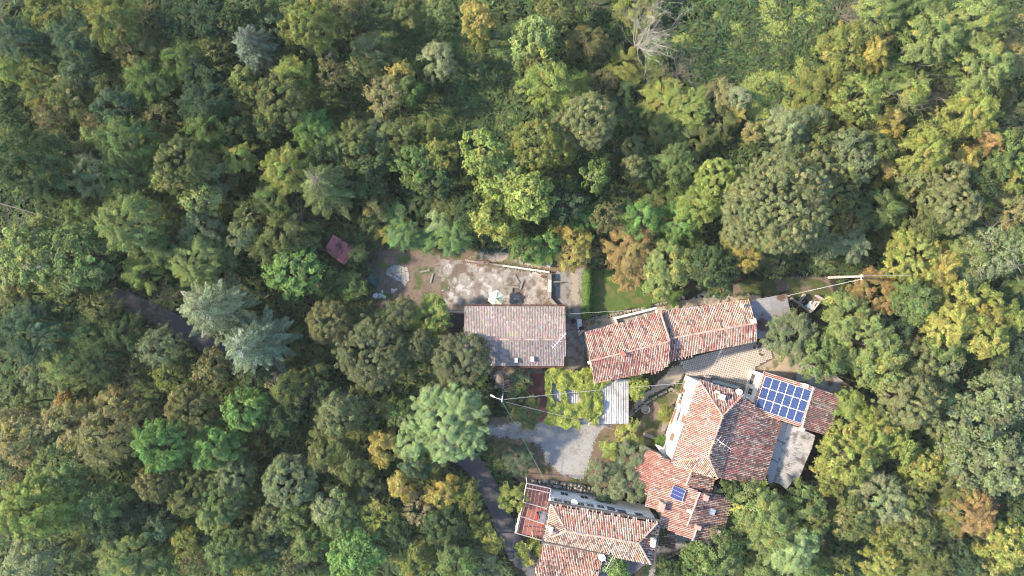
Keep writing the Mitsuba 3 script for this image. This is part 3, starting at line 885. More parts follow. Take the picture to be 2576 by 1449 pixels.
_, q2 = walls(fh, foot2, f2[:3] + [f2b], 'plaster', 0.14, 'bright white plastered wall')
for a, b in (((1757.5, 957, 7.1), (1689.5, 1162, 7.1)),):
    put(fh, 'gutter', col(tube([P(*a), P(*b)], 0.075), (0.20, 0.17, 0.16)))
ring = np.array(q2.exterior.coords)
# the west wall is the long edge whose middle lies farthest west
edges = [(a, b) for a, b in zip(ring[:-1], ring[1:]) if np.linalg.norm(b - a) > 6]
wa, wb = min(edges, key=lambda e: (e[0] + e[1])[0])
ww = WallFace(wa, wb, (-1, 0.3))
for (px, py), w, h, sh, zz in (((1715.6, 997.5), 1.0, 1.25, 'open', None), ((1692.3, 1100), 0.95, 1.35, 'closed', None), ((1722.5, 1055.5), 0.9, 1.9, 'closed', None), ((1703.5, 1044), 1.0, 2.1, 'closed', None)):
    s, z = ww.hit(px, py)
    window(fh, ww, s, max(z, 1.1), w, h, sh, (0.24, 0.14, 0.095))
s, z = ww.hit(1713, 1055)
bk = put(fh, 'balcony', col(ww.block(s, 3.0, 2.2, 0.14, 0.0, 0.75), (0.62, 0.61, 0.58)), 'small balcony with a white railing and flower pots')
put(bk, 'railing', col(cat_meshes([ww.block(s, 3.95, 2.2, 0.05, 0.68, 0.73)] + [ww.block(s - 1.05 + i * 0.15, 3.5, 0.025, 0.85, 0.69, 0.72) for i in range(15)]), (0.72, 0.72, 0.70)))
put(bk, 'planter', col(ww.block(s, 3.82, 2.0, 0.2, 0.75, 0.95), (0.30, 0.14, 0.09)))
chimney(fh, 1816.9, 999, 7.9, 0.72, 0.72, 0.55, -0.32, (0.66, 0.62, 0.58), False)
put(fh, 'roof_vent', col(box(*P(1805, 986, 7.7)[:2], 7.72, 0.55, 0.28, 0.25, -0.32), (0.60, 0.59, 0.58)))
dish(1859.5, 984, 7.7, 0.44, (-0.45, -0.5, 0.75), 'white dish at the upper eave corner of the white farmhouse', 0.9, (0.78,) * 3)
dish(1873.4, 994.7, 7.8, 0.40, (0.5, -0.5, 0.7), 'grey tilted dish at the corner between farmhouse and panels house', 0.9, (0.45,) * 3)
antenna(P(1809, 1111, 8.6), 1.6, np.array([-0.8, 0.7, 0]), np.array([0.95, -0.55, 0]), 4, 'grey TV antenna on the dark slope of the white farmhouse', 0.55)
# porch slab between farmhouse and court
pc = thing('porch', 'grey concrete porch with a glass front above the farmhouse hip', 'porch')
put(pc, 'slab', surf(slab(Polygon([P(1757, 944, 0.4)[:2], P(1790, 948, 0.4)[:2], P(1872, 968, 0.4)[:2], P(1880, 1000, 0.4)[:2], P(1780, 968, 0.4)[:2]]), 0.03, 0.4), 'concrete'))
put(pc, 'canopy', col(slab(Polygon([P(1793, 955, 2.6)[:2], P(1862, 972, 2.6)[:2], P(1860, 979, 2.6)[:2], P(1791, 962, 2.6)[:2]]), 2.52, 2.6), (0.30, 0.38, 0.36)))
put(pc, 'upstand', surf(slab(Polygon([P(1775, 945, 1.2)[:2], P(1790, 948, 1.2)[:2], P(1786, 962, 1.2)[:2], P(1772, 958, 1.2)[:2]]), 0.4, 1.2), 'concrete'))

# house with solar panels ------------------------------------------------
sh = thing('house', 'tiled house carrying the large blue solar panel array', 'house')
A1, A2, A3, A4 = (1924.6, 934.3, 5.9), (2046.2, 974.6, 7.5), (1893.4, 1030.5, 5.9), (2016.3, 1076.5, 7.5)
B2, B4 = (2118.4, 996.8, 6.3), (2081.6, 1096.8, 6.3)
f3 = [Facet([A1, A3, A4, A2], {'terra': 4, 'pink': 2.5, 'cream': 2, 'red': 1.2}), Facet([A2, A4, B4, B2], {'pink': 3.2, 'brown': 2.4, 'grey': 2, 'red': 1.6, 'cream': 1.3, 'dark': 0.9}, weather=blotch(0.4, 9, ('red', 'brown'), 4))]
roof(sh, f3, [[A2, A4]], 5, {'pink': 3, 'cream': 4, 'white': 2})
foot3 = Polygon([P(*A1)[:2], P(*A2)[:2], P(*B2)[:2], P(*B4)[:2], P(*A4)[:2], P(*A3)[:2]])
_, q3 = walls(sh, foot3, f3, 'plaster', 0.35)
ring = np.array(q3.exterior.coords)
edges = [(a, b) for a, b in zip(ring[:-1], ring[1:]) if np.linalg.norm(b - a) > 3]
wa, wb = min(edges, key=lambda e: (e[0] + e[1])[0])
sw = WallFace(wa, wb, (-1, 0.3))
for px, py, w, h in ((1893, 954, 1.5, 1.5), (1888, 985, 0.9, 1.6)):
    s, z = sw.hit(px, py)
    window(sh, sw, s, min(max(z, 1.0), 4.8), w, h)
put(sh, 'gutter', col(tube([P(1922.5, 933, 5.82), P(1891, 1030, 5.82)], 0.07), (0.50, 0.30, 0.24)))
chimney(sh, 2027, 970.5, 7.2, 0.7, 0.5, 0.35, -0.32, (0.70, 0.68, 0.65), False)
chimney(sh, 2020, 1082, 7.1, 0.4, 0.5, 0.3, -0.32, (0.66, 0.60, 0.55), False)
arr = thing('solar_array', 'eighteen blue panels in white frames on the tiled roof', 'solar panels')
fa = f3[0]
c00, c10, c01 = P(1925.5, 945.5, 6.15), P(2042.5, 982.5, 7.62), P(1899, 1027, 6.15)
eu, ev = (c10 - c00) / 6, (c01 - c00) / 3
nn = np.cross(eu, ev); nn /= np.linalg.norm(nn); nn = nn if nn[2] > 0 else -nn
for off in (0.16, 0.5, 0.84):
    pass
rails = []
for j in range(3):
    for t in (0.28, 0.72):
        a = c00 + ev * (j + t) - nn * 0.05
        rails.append(tube([a, a + eu * 6], 0.025, 4))
put(arr, 'rail', col(cat_meshes(rails), (0.55, 0.55, 0.56), bsdf='metal_paint'))
for j in range(3):
    for i in range(6):
        o = c00 + eu * (i + 0.012) + ev * (j + 0.01)
        U, W = eu * 0.976, ev * 0.98
        fl = [o, o + U, o + U + W, o + W]
        ins = [o + U * 0.042 + W * 0.028, o + U * 0.958 + W * 0.028, o + U * 0.958 + W * 0.972, o + U * 0.042 + W * 0.972]
        v = np.array(fl + ins + [p - nn * 0.04 for p in fl])
        f = []
        for k in range(4):
            q = (k + 1) % 4
            f += [[k, q, 4 + q], [k, 4 + q, 4 + k], [8 + k, 8 + q, q], [8 + k, q, k]]
        k = put(arr, 'panel', col((v, np.array(f)), (0.72, 0.72, 0.73), 0.02, 'metal_paint'))
        put(k, 'cell_sheet', mikit.ply((np.array(ins) - nn * 0.006, np.array([[0, 1, 2], [0, 2, 3]])), 'solar_cell', uv=np.array([[0, 0], [1, 0], [1, 1], [0, 1.0]])))

# cluster house to the south-east -----------------------------------------
ch = thing('house', 'tiled house with a single dark solar collector and several chimneys', 'house')
ROSE = {'pink': 3.6, 'terra': 3.4, 'red': 1.2, 'cream': 1.7, 'white': 0.4, 'brown': 0.6}
f4 = [Facet([(1658.5, 1145, 5.2), (1697.3, 1167.4, 5.7), (1740, 1182, 6.3), (1726, 1220.3, 6.3), (1760.4, 1238.7, 6.8), (1728.8, 1322.2, 6.7), (1752.3, 1332.4, 7.0), (1742, 1358.9, 6.9), (1710.5, 1345.7, 6.3), (1661.6, 1320.2, 5.6), (1669.8, 1291.7, 5.7), (1625.5, 1272.3, 5.1), (1627, 1240.7, 5.1)], ROSE,
            weather=blotch(0.5, 12, ('cream', 'white'), 6)),
      Facet([(1740, 1182, 6.3), (1799.1, 1204, 5.5), (1786.9, 1243, 5.5), (1762, 1235, 6.0), (1726, 1220.3, 6.3)], DULL),
      Facet([(1760.4, 1238.7, 6.8), (1786.9, 1243, 6.3), (1843.9, 1255, 5.3), (1805.2, 1370, 5.2), (1769.6, 1365, 6.2), (1742, 1358.9, 6.8), (1752.3, 1332.4, 6.8), (1728.8, 1322.2, 6.85)], DULL)]
roof(ch, f4, [[(1740, 1182, 6.32), (1726, 1220.3, 6.32)], [(1760.4, 1238.7, 6.9), (1728.8, 1322.2, 6.9)], [(1752.3, 1332.4, 7.0), (1742, 1358.9, 6.95)]], 6, {'cream': 5, 'white': 2, 'pink': 2})
foot4 = Polygon([P(1658.5, 1145, 5.2)[:2], P(1740, 1182, 6.3)[:2], P(1799.1, 1204, 5.5)[:2], P(1786.9, 1243, 5.5)[:2], P(1843.9, 1255, 5.3)[:2], P(1805.2, 1370, 5.2)[:2], P(1742, 1358.9, 6.3)[:2], P(1661.6, 1320.2, 5.6)[:2], P(1669.8, 1291.7, 5.7)[:2], P(1625.5, 1272.3, 5.1)[:2]])
walls(ch, foot4, f4, 'old_plaster', 0.35)
for px, py, z, w, d, h in ((1665.7, 1275.3, 5.7, 0.62, 1.15, 0.95), (1775.7, 1251.9, 6.4, 0.62, 0.8, 0.7), (1755.3, 1326.3, 6.5, 0.8, 0.6, 0.7), (1803.2, 1338.5, 5.6, 0.85, 0.75, 0.75), (1755.3, 1181.7, 6.0, 0.85, 0.7, 0.95)):
    chimney(ch, px, py, z, w, d, h, -0.32, (0.44, 0.29, 0.24), True, (0.48, 0.35, 0.30))
put(ch, 'skylight', col(box(*P(1793, 1288.6, 6.3)[:2], 6.16, 0.7, 0.75, 0.14, -0.32), (0.30, 0.36, 0.46), bsdf='metal_paint'))
dish(1734.3, 1284.5, 8.0, 0.36, (-0.35, -0.5, 0.8), 'white dish on a leaning mast beside the dark solar collector', 1.3, (0.78,) * 3)
sc = thing('solar_collector', 'dark blue solar water collector on the rosy tiled roof', 'solar collector')
q = [P(1694, 1220.5, 6.25), P(1725.5, 1234, 6.7), P(1716, 1263.5, 6.7), P(1684, 1249.5, 6.25)]
nn = np.cross(q[1] - q[0], q[3] - q[0]); nn /= np.linalg.norm(nn); nn = nn if nn[2] > 0 else -nn
put(sc, 'frame', col((np.array(q + [p - nn * 0.1 for p in q]), np.array([[0, 1, 2], [0, 2, 3], [4, 5, 1], [4, 1, 0], [5, 6, 2], [5, 2, 1], [6, 7, 3], [6, 3, 2], [7, 4, 0], [7, 0, 3]])), (0.42, 0.43, 0.46), bsdf='metal_paint'))
for i in range(3):
    a, b = 0.03 + i * 0.325, 0.03 + i * 0.325 + 0.29
    g = lambda s, t: q[0] + (q[1] - q[0]) * s + (q[3] - q[0]) * t + nn * 0.012
    put(sc, 'panel', col((np.array([g(0.04, a), g(0.96, a), g(0.96, b), g(0.04, b)]), np.array([[0, 1, 2], [0, 2, 3]])), (0.035, 0.055, 0.19), bsdf='metal_paint'))
# low red roof on its west side
lr = thing('lean_to', 'low bright red tiled lean-to behind the olive trees', 'lean-to')
flr = [Facet([(1634, 1131, 3.6), (1661, 1145, 4.0), (1629, 1238, 4.0), (1610, 1216, 3.7), (1598, 1180, 3.4)], {'red': 4, 'terra': 4, 'pink': 1.5, 'cream': 0.5})]
roof(lr, flr, [], 7)
walls(lr, Polygon(flr[0].w[:, :2]), flr, 'old_plaster', 0.25)
# mossy low roof
mr = thing('outbuilding', 'small outbuilding with a mossy green tiled roof between two houses', 'outbuilding')
fm = [Facet([(1661, 1320, 3.2), (1706, 1343.6, 2.8), (1695.2, 1381.3, 2.8), (1657.5, 1373, 3.2)], {'moss': 5, 'brown': 2.2, 'dark': 2, 'pink': 1.2, 'cream': 0.8}, weather=lambda p, n: np.array([4.0 if (k == 'moss') == (p[0] < P(1682, 1350, 3)[0]) else 0.5 for k in n]))]
roof(mr, fm, [], 8)
walls(mr, Polygon(fm[0].w[:, :2]), fm, 'old_plaster', 0.2)
aw = thing('awning', 'pale blue plastic sheet leaning beside the dark gap', 'awning')
q = [P(1795, 1226, 3.2), P(1800, 1222, 3.2), P(1822, 1250, 2.4), P(1797, 1240, 2.6)]
put(aw, 'sheet', col((np.array(q + [p - [0, 0, 0.05] for p in q]), np.array([[0, 1, 2], [0, 2, 3], [4, 6, 5], [4, 7, 6], [0, 4, 5], [0, 5, 1], [2, 6, 7], [2, 7, 3]])), (0.55, 0.62, 0.70)))
put(aw, 'leg', col(cat_meshes([tube([P(1799, 1226), P(1799, 1226, 3.1)], 0.04), tube([P(1814, 1246), P(1814, 1246, 2.4)], 0.04)]), (0.3, 0.3, 0.3)))

# lower house -------------------------------------------------------------
lh = thing('house', 'lower house with a hipped tile roof inside dark gutters', 'house')
n1, n2, n3, n4 = (1387.6, 1270, 6.95), (1654, 1316, 6.95), (1636.5, 1418, 6.95), (1370.8, 1357.5, 6.95)
r1, r2 = (1425.5, 1336.2, 8.3), (1606.1, 1365.9, 8.3)
f5 = [Facet([n1, n2, r2, r1], {'terra': 2.6, 'red': 1.8, 'cream': 3.0, 'white': 1.0, 'pink': 2.6, 'dark': 0.7, 'brown': 0.8}, weather=lambda p, n: np.array([math.exp(0.16 * (p[0] - 10.5)) if k in ('cream', 'white') else 1.0 for k in n])),
      Facet([n1, r1, n4], {'pink': 3, 'terra': 2, 'cream': 2, 'brown': 2, 'grey': 1}),
      Facet([n2, n3, r2], {'brown': 3, 'moss': 1.6, 'pink': 2, 'cream': 1.2, 'grey': 1.5, 'dark': 1}),
      Facet([n4, r1, r2, n3, (1543.1, 1402.9, 6.8), (1544, 1390, 7.0)], {'cream': 3.2, 'pink': 2, 'terra': 1.8, 'ochre': 1.0, 'brown': 1.6, 'white': 0.8, 'dark': 0.5})]
roof(lh, f5, [[n1, r1], [n4, r1], [r1, r2], [n2, r2], [n3, r2]], 9, {'pink': 4, 'cream': 4, 'brown': 1})
foot5 = Polygon([P(1383, 1262, 6.9)[:2], P(1660.7, 1309, 6.9)[:2], P(1641, 1419, 6.9)[:2], P(1543, 1402, 6.9)[:2], P(1543, 1390, 6.9)[:2], P(1365.3, 1358, 6.9)[:2]])
_, q5 = walls(lh, foot5, f5, 'plaster', 0.28)
for a, b in (((1383, 1264.5, 6.9), (1660, 1310.5, 6.9)), ((1382.5, 1264, 6.88), (1366, 1359, 6.88)), ((1659.5, 1310, 6.88), (1643, 1418, 6.88)), ((1366, 1361, 6.88), (1540, 1396, 6.88))):
    put(lh, 'gutter', col(slab(LineString([P(*a)[:2], P(*b)[:2]]).buffer(0.16, cap_style='square'), a[2] - 0.2 - 0.01 * (b[0] < 1400), a[2] - 0.01 * (b[0] < 1400)), (0.10, 0.088, 0.085)))
ring = np.array(q5.exterior.coords)
edges = [(a, b) for a, b in zip(ring[:-1], ring[1:]) if np.linalg.norm(b - a) > 6]
wa, wb = max(edges, key=lambda e: (e[0] + e[1])[1])
nw = WallFace(wa, wb, (0.15, 1))
for px, py, w, sh_ in ((1403, 1259, 1.15, 'none'), (1427, 1264.5, 1.0, 'none'), (1459.5, 1268.5, 1.15, 'none'), (1485, 1272, 1.0, 'none'), (1511, 1275, 1.0, 'none'), (1537, 1281, 1.0, 'closed'), (1565, 1289, 1.1, 'closed'), (1608, 1297, 1.0, 'closed')):
    s, z = nw.hit(px, py)
    window(lh, nw, s, min(max(z, 4.4), 5.7), w, 1.25, sh_, (0.09, 0.095, 0.12))
for px, py in ((1420, 1243), (1470, 1252), (1530, 1262)):
    s, z = nw.hit(px, py)
    window(lh, nw, s, 1.5, 1.1, 1.5)
dish(1445.3, 1262.5, 6.3, 0.42, (-0.4, -0.3, 0.85), 'white dish fixed to the front wall of the lower house', 0.6, (0.8,) * 3)
chimney(lh, 1643, 1365, 7.2, 0.6, 1.1, 0.9, -0.17, (0.62, 0.56, 0.50), True)
chimney(lh, 1386, 1331, 7.2, 0.55, 0.6, 0.6, -0.17, (0.62, 0.60, 0.57), False)
bp = P(1386.5, 1340, 8.3)
put(lh, 'chimney_cowl', col(trimesh.creation.icosphere(2, 0.28).apply_translation(bp), (0.78, 0.78, 0.78), bsdf='metal_paint', smooth=True), 'white ball shaped cowl')
put(lh, 'cowl_pipe', col(tube([bp - [0, 0, 1.2], bp], 0.08), (0.5, 0.5, 0.5)))
ob = thing('outbuilding', 'tiled outbuilding cut by the bottom edge of the photo', 'outbuilding')
f6 = [Facet([(1367.2, 1367.5, 5.0), (1517.1, 1391, 5.0), (1502, 1475, 3.7), (1341, 1468, 3.7)], {'pink': 3.4, 'terra': 2.4, 'cream': 1.6, 'red': 1.4, 'brown': 2.2, 'dark': 0.9}, weather=blotch(0.5, 21, ('brown', 'dark'), 4))]
roof(ob, f6, [[(1366, 1366.5, 5.02), (1518, 1390.5, 5.02)]], 10, {'grey': 5, 'beige': 3})
walls(ob, Polygon(f6[0].w[:, :2]), f6, 'old_plaster', 0.3)
dish(1514.4, 1401, 6.2, 0.50, (-0.45, -0.1, 0.85), 'largest white dish, at the corner of the bottom outbuilding', 1.4, (0.8,) * 3)
antenna(P(1522, 1407, 4.6), 1.6, np.array([0.75, 0.95, 0]), np.array([-0.2, -0.9, 0]), 6, 'spiky TV antenna beside the largest white dish', 0.5)
cw = thing('chimney_pipe', 'white ball cowl standing on the bottom outbuilding roof', 'chimney pipe')
bp = P(1490.5, 1440, 5.1)
put(cw, 'cowl', col(trimesh.creation.icosphere(2, 0.2).apply_translation(bp), (0.78, 0.78, 0.78), bsdf='metal_paint', smooth=True))
put(cw, 'pipe', col(tube([bp - [0, 0, 1.1], bp], 0.07), (0.5, 0.5, 0.5)))

# red shed ------------------------------------------------------------------
rs = thing('shed', 'small shed with a faded red corrugated roof among the trees', 'shed')
_, frs = sheet_roof(rs, [(838.1, 590.6, 3.1), (891.3, 621.9, 3.1), (866, 667, 2.5), (816, 629, 2.5)], 'red_sheet', 1.0, 3.2, 11, 0.18, P(866, 667)[:2] - P(891.3, 621.9)[:2])
walls(rs, Polygon(frs.w[:, :2]), [frs], 'old_plaster', 0.2)
bx = P(894, 634, 1.2)
put(rs, 'box', col(cat_meshes([box(bx[0], bx[1], 0.6, 0.8, 1.6, 1.2, -0.5), box(bx[0], bx[1], 1.24, 0.92, 1.72, 0.07, -0.5)]), (0.09, 0.10, 0.13)), 'dark blue box against the shed wall')

# carport --------------------------------------------------------------------
cp = thing('carport', 'carport with a white corrugated roof, its left half under a vine', 'carport')
_, fcp = sheet_roof(cp, [(1390, 960, 2.75), (1545, 958, 2.75), (1545, 955, 2.75), (1581.5, 954.5, 2.75), (1582.5, 1066, 2.6), (1390, 1068, 2.6)], 'pale_sheet', 1.6, 2.3, 12, 0.225, (0, 1), 0.0)
posts(cp, [P(x, y)[:2] for x in (1400, 1460, 1520, 1576) for y in (966, 1058)], 2.5, 0.07)

# ---------------------------------------------------------------- yard, terrace and garden objects
# parasol
pa = thing('parasol', 'open pale green parasol above the grey roofed house', 'parasol')
c = P(1247.3, 750.5, 2.5)
t = np.arange(6) / 6 * 2 * np.pi + 0.28
rim = np.array([[c[0] + 1.12 * math.cos(a), c[1] + 1.12 * math.sin(a), 2.05] for a in t])
vs = [np.array([c[0], c[1], 2.55])]
can = []
for i in range(6):
    a, b = rim[i], rim[(i + 1) % 6]
    m = (a + b) / 2 * [1, 1, 1] + (np.array([c[0], c[1], 2.05]) - (a + b) / 2) * 0.05 - [0, 0, 0.02]
    top = vs[0]
    mid_a, mid_b, mid = (top + a) / 2, (top + b) / 2, (top + m) / 2 - [0, 0, 0.05]
    put(pa, 'canopy_panel', col((np.array([top, mid_a, mid_b, mid, a, m, b]), np.array([[0, 1, 3], [0, 3, 2], [1, 4, 5], [1, 5, 3], [3, 5, 6], [3, 6, 2]])), (0.62, 0.74, 0.60), 0.015))
    put(pa, 'rib', col(tube([top - [0, 0, 0.03], a - [0, 0, 0.02]], 0.012, 4), (0.75, 0.76, 0.72)))
put(pa, 'pole', col(tube([(c[0], c[1], 0), (c[0], c[1], 2.62)], 0.03), (0.5, 0.5, 0.48)))
put(pa, 'base', surf(trimesh.creation.cylinder(0.3, 0.08, sections=20).apply_translation([c[0], c[1], 0.06]), 'concrete'))

# yard walls: separate lengths of coping
yw = thing('yard_wall', 'thin whitish wall along the back of the yard', 'wall')
a, b = P(1170, 654.4, 0.6)[:2], P(1382.7, 684.8, 0.6)[:2]
for i in range(9):
    s0, s1 = a + (b - a) * i / 9, a + (b - a) * (i + 0.985) / 9
    put(yw, 'coping_stone', surf(slab(LineString([s0, s1]).buffer(0.11, cap_style='flat'), 0.0, 0.62 + 0.012 * (i % 3)), 'plaster' if i > 3 else 'concrete'))
yw2 = thing('yard_wall', 'concrete wall with a white edge between yard and lane', 'wall')
a, b = P(1384.5, 688, 0.9)[:2], P(1383.5, 750, 0.9)[:2]
for i in range(4):
    s0, s1 = a + (b - a) * i / 4, a + (b - a) * (i + 0.98) / 4
    put(yw2, 'coping_stone', surf(slab(LineString([s0, s1]).buffer(0.16, cap_style='flat'), 0.0, 0.9 + 0.01 * (i % 2)), 'plaster' if i in (1, 2) else 'concrete'))
put(yw2, 'buttress', surf(slab(LineString([P(1384, 752, 0.5)[:2], P(1402, 772, 0.5)[:2]]).buffer(0.2, cap_style='flat'), 0.0, 0.6), 'concrete'))
put(yw2, 'rail', col(tube([P(1386, 709, 0.7), P(1411, 709, 0.7)], 0.06), (0.42, 0.36, 0.33)))
tb = thing('beam', 'T shaped concrete beam lying on the yard beside the parasol', 'beam')
put(tb, 'stem', surf(slab(Polygon([P(1282, 723)[:2], P(1289.5, 723)[:2], P(1288, 768)[:2], P(1281, 768)[:2]]), 0.02, 0.2), 'concrete'))
put(tb, 'cross_piece', surf(slab(Polygon([P(1256, 719)[:2], P(1305, 721)[:2], P(1305, 724.5)[:2], P(1256, 722.5)[:2]]), 0.02, 0.24), 'concrete'))
# barrel
br = thing('barrel', 'white and green water barrel at the end of the yard wall', 'barrel')
p = P(1381.5, 663.5, 0.9)
put(br, 'body', col(trimesh.creation.cylinder(0.34, 0.9, sections=24).apply_translation([p[0], p[1], 0.47]), (0.62, 0.64, 0.62)))
put(br, 'rim', col(trimesh.creation.torus(0.33, 0.035, 24, 8).apply_translation([p[0], p[1], 0.92]), (0.66, 0.68, 0.66)))
put(br, 'lid', col(trimesh.creation.cylinder(0.30, 0.05, sections=24).apply_translation([p[0] + 0.05, p[1] - 0.02, 0.94]), (0.12, 0.22, 0.19)))
pl = thing('well_cover', 'round pale cover on the dry strip behind the yard wall', 'cover')
p = P(1312.3, 658.5, 0.05)
put(pl, 'disc', surf(trimesh.creation.cylinder(0.36, 0.08, sections=28).apply_translation([p[0], p[1], 0.06]), 'concrete'))
put(pl, 'knob', col(trimesh.creation.cylinder(0.06, 0.06, sections=10).apply_translation([p[0], p[1], 0.13]), (0.3, 0.28, 0.27)))
fr = thing('metal_frame', 'rusty double frame leaning on the left part of the yard wall', 'frame')
for x0, x1, nm in ((1204, 1215.5, 'left'), (1217, 1228, 'right')):
    q = [P(x0, 656.5, 0.7), P(x1, 658, 0.7), P(x1, 664, 0.65), P(x0, 662.5, 0.65)]
    put(fr, 'frame', col(cat_meshes([tube([q[i], q[(i + 1) % 4]], 0.045, 4) for i in range(4)]), (0.33, 0.21, 0.18)))
# green garden trestle and net near the wall
gt = thing('trestle', 'dark green metal trestle behind the yard wall', 'trestle')
for a, b in (((1287, 628, 0.9), (1306, 645, 0.05)), ((1302, 634, 0.9), (1284, 646, 0.05)), ((1296, 636, 0.8), (1318, 631, 0.6))):
    put(gt, 'bar', col(tube([P(*a), P(*b)], 0.06), (0.05, 0.14, 0.12)))
nt = thing('net', 'fallen green garden net behind the yard wall', 'net')
gx_ = []
for i in range(14):
    x = 1195 + i * 7
    gx_.append(tube([P(x, 627 + (i % 3) * 2, 0.25 + 0.1 * (i % 2)), P(x + 6, 633 + (i % 2) * 2, 0.1)], 0.02, 4))
for j in range(4):
    gx_.append(tube([P(1195 + k * 16, 626 + j * 2.4 + math.sin(k) * 1.5, 0.3 - 0.05 * j) for k in range(7)], 0.03, 4))
put(nt, 'mesh', col(cat_meshes(gx_), (0.04, 0.13, 0.11)))
put(nt, 'edge_cord', col(tube([P(1195 + k * 16, 626 + math.sin(k) * 1.5, 0.33) for k in range(7)], 0.04, 4), (0.05, 0.16, 0.13)))
# tarpaulin heap
tp = thing('tarpaulin', 'dark green tarpaulin over a heap at the left edge of the yard', 'tarpaulin')
u = np.linspace(0, 1, 13)
U, W = np.meshgrid(u, u, indexing='ij')
c4 = [P(932, 681), P(955, 702), P(947, 727), P(912, 705)]
xy = (c4[0][:2] * ((1 - U) * (1 - W))[..., None] + c4[1][:2] * (U * (1 - W))[..., None] + c4[2][:2] * (U * W)[..., None] + c4[3][:2] * ((1 - U) * W)[..., None])
z = 0.9 * np.minimum(1, 5 * np.minimum(np.minimum(U, 1 - U), np.minimum(W, 1 - W))) * (0.8 + 0.5 * meshkit.fbm(np.stack([U * 4, W * 4, U * 0], -1), 3, 2)) + 0.02
idx = np.arange(169).reshape(13, 13)
qd = np.stack([idx[:-1, :-1], idx[1:, :-1], idx[1:, 1:], idx[:-1, 1:]], -1).reshape(-1, 4)
v = np.c_[xy.reshape(-1, 2), z.ravel()]
scene['tarpaulin'] = mikit.ply((v, qd), 'painted', smooth=True, color=np.array([0.055, 0.13, 0.115]) * (1 + 0.12 * np.random.default_rng(3).standard_normal((169, 1))))
# green fence left of the yard, running to the shed
fn = thing('fence', 'green mesh fence between the red shed and the yard', 'fence')
line = [(945, 640), (930, 662), (915, 684), (908, 697)]
pts = [P(x, y)[:2] for x, y in line]
for i, p in enumerate(pts):
    put(fn, 'post', col(tube([(p[0], p[1], 0), (p[0], p[1], 1.3)], 0.05), (0.12, 0.16, 0.14)))
for a, b in zip(pts[:-1], pts[1:]):
    w = [tube([(*a, h), (*b, h)], 0.016, 4) for h in np.linspace(0.1, 1.25, 8)]
    w += [tube([(*(a + (b - a) * s), 0.08), (*(a + (b - a) * s), 1.27)], 0.012, 4) for s in np.linspace(0.05, 0.95, 10)]
    put(fn, 'mesh_panel', col(cat_meshes(w), (0.035, 0.10, 0.085)))


def rubble(label, px, py, n, spread, sizes, rgb, seed, cat='rubble'):
    r = np.random.default_rng(seed)
    t = thing('rubble', label, cat)
    for i in range(n):
        m = trimesh.creation.icosphere(1, 1.0)
        v = np.asarray(m.vertices) * (1 + 0.35 * (r.random((42, 1)) - 0.5))
        s = r.uniform(*sizes)
        v = v * [s, s * r.uniform(0.5, 0.9), s * r.uniform(0.25, 0.5)]
        a = r.uniform(0, 6.28)
        p = P(px + r.normal(0, spread), py + r.normal(0, spread * 0.6))
        v = np.c_[v[:, 0] * math.cos(a) - v[:, 1] * math.sin(a), v[:, 0] * math.sin(a) + v[:, 1] * math.cos(a), v[:, 2]] + p + [0, 0, s * 0.2]
        put(t, 'lump', col((v, np.asarray(m.faces)), np.array(rgb) * r.uniform(0.7, 1.15), 0.08))


rubble('scatter of pale greenish rubble at the lower left of the yard', 955, 742, 22, 9, (0.06, 0.26), (0.50, 0.54, 0.48), 31)
bs = thing('broken_slab', 'cracked patch of pale concrete set in the bare earth of the yard', 'slab')
rr_ = np.random.default_rng(92)
pieces = [rough_edge(pxpoly([(973, 690), (978, 676), (990, 667), (1006, 668), (1024, 673), (1028, 690), (1029, 704), (1020, 722), (1014, 712), (1000, 706), (988, 700)]), 0.25, 0.3, 5)]
for _ in range(9):
    o_ = P(1000 + rr_.normal(0, 14), 692 + rr_.normal(0, 12))[:2]
    a_ = rr_.uniform(0, 3.14)
    cut = LineString([o_ - 9 * np.array([math.cos(a_), math.sin(a_)]), o_ + 9 * np.array([math.cos(a_), math.sin(a_)])]).buffer(0.022)
    pieces = [g for q_ in pieces for g in getattr(q_.difference(cut), 'geoms', [q_.difference(cut)])]
for q_ in pieces:
    if q_.area > 0.03:
        e_ = rr_.uniform(0.035, 0.08)
        put(bs, 'piece', col(slab(q_, 0.0, e_), np.array([0.38, 0.365, 0.35]) * rr_.uniform(0.75, 1.15)))
rubble('line of pale mortar lumps below the broken slabs', 989, 730, 9, 4, (0.08, 0.25), (0.52, 0.50, 0.48), 33)
rubble('small stones scattered over the yard centre', 1150, 712, 40, 45, (0.04, 0.14), (0.50, 0.47, 0.44), 34)
rubble('whitish stones along the grey house eave', 1318, 762, 14, 16, (0.06, 0.22), (0.62, 0.60, 0.58), 35)
rubble('stones and clutter behind the right barn', 1776, 748, 26, 18, (0.08, 0.35), (0.33, 0.31, 0.29), 36)
rubble('dark scrap heap below the corrugated lean-to', 1925, 872, 22, 14, (0.08, 0.35), (0.12, 0.115, 0.12), 37)
sb = thing('box', 'white open box on the rubble at the lower left of the yard', 'box')
p = P(943, 745.5, 0.3)
put(sb, 'side', col(cat_meshes([box(p[0], p[1], 0.18, 0.62, 0.42, 0.3, -0.7)]), (0.72, 0.72, 0.75)))
put(sb, 'flap', col(cat_meshes([box(p[0] + 0.28, p[1] + 0.2, 0.36, 0.42, 0.2, 0.03, -0.7)]), (0.75, 0.75, 0.78)))
mt = thing('planks', 'pieces of board lying upright on the yard edge', 'planks')
for x, y, r_ in ((1086, 700, 1.3), (1300, 702, -1.05), (1312, 716, 1.25), (1070, 682, 0.2)):
    p = P(x, y)
    put(mt, 'plank', surf(box(p[0], p[1], 0.09, 1.3, 0.24, 0.12, r_), 'concrete'))
fb = thing('fire_bucket', 'small rusty bucket tipped over on the yard', 'bucket')
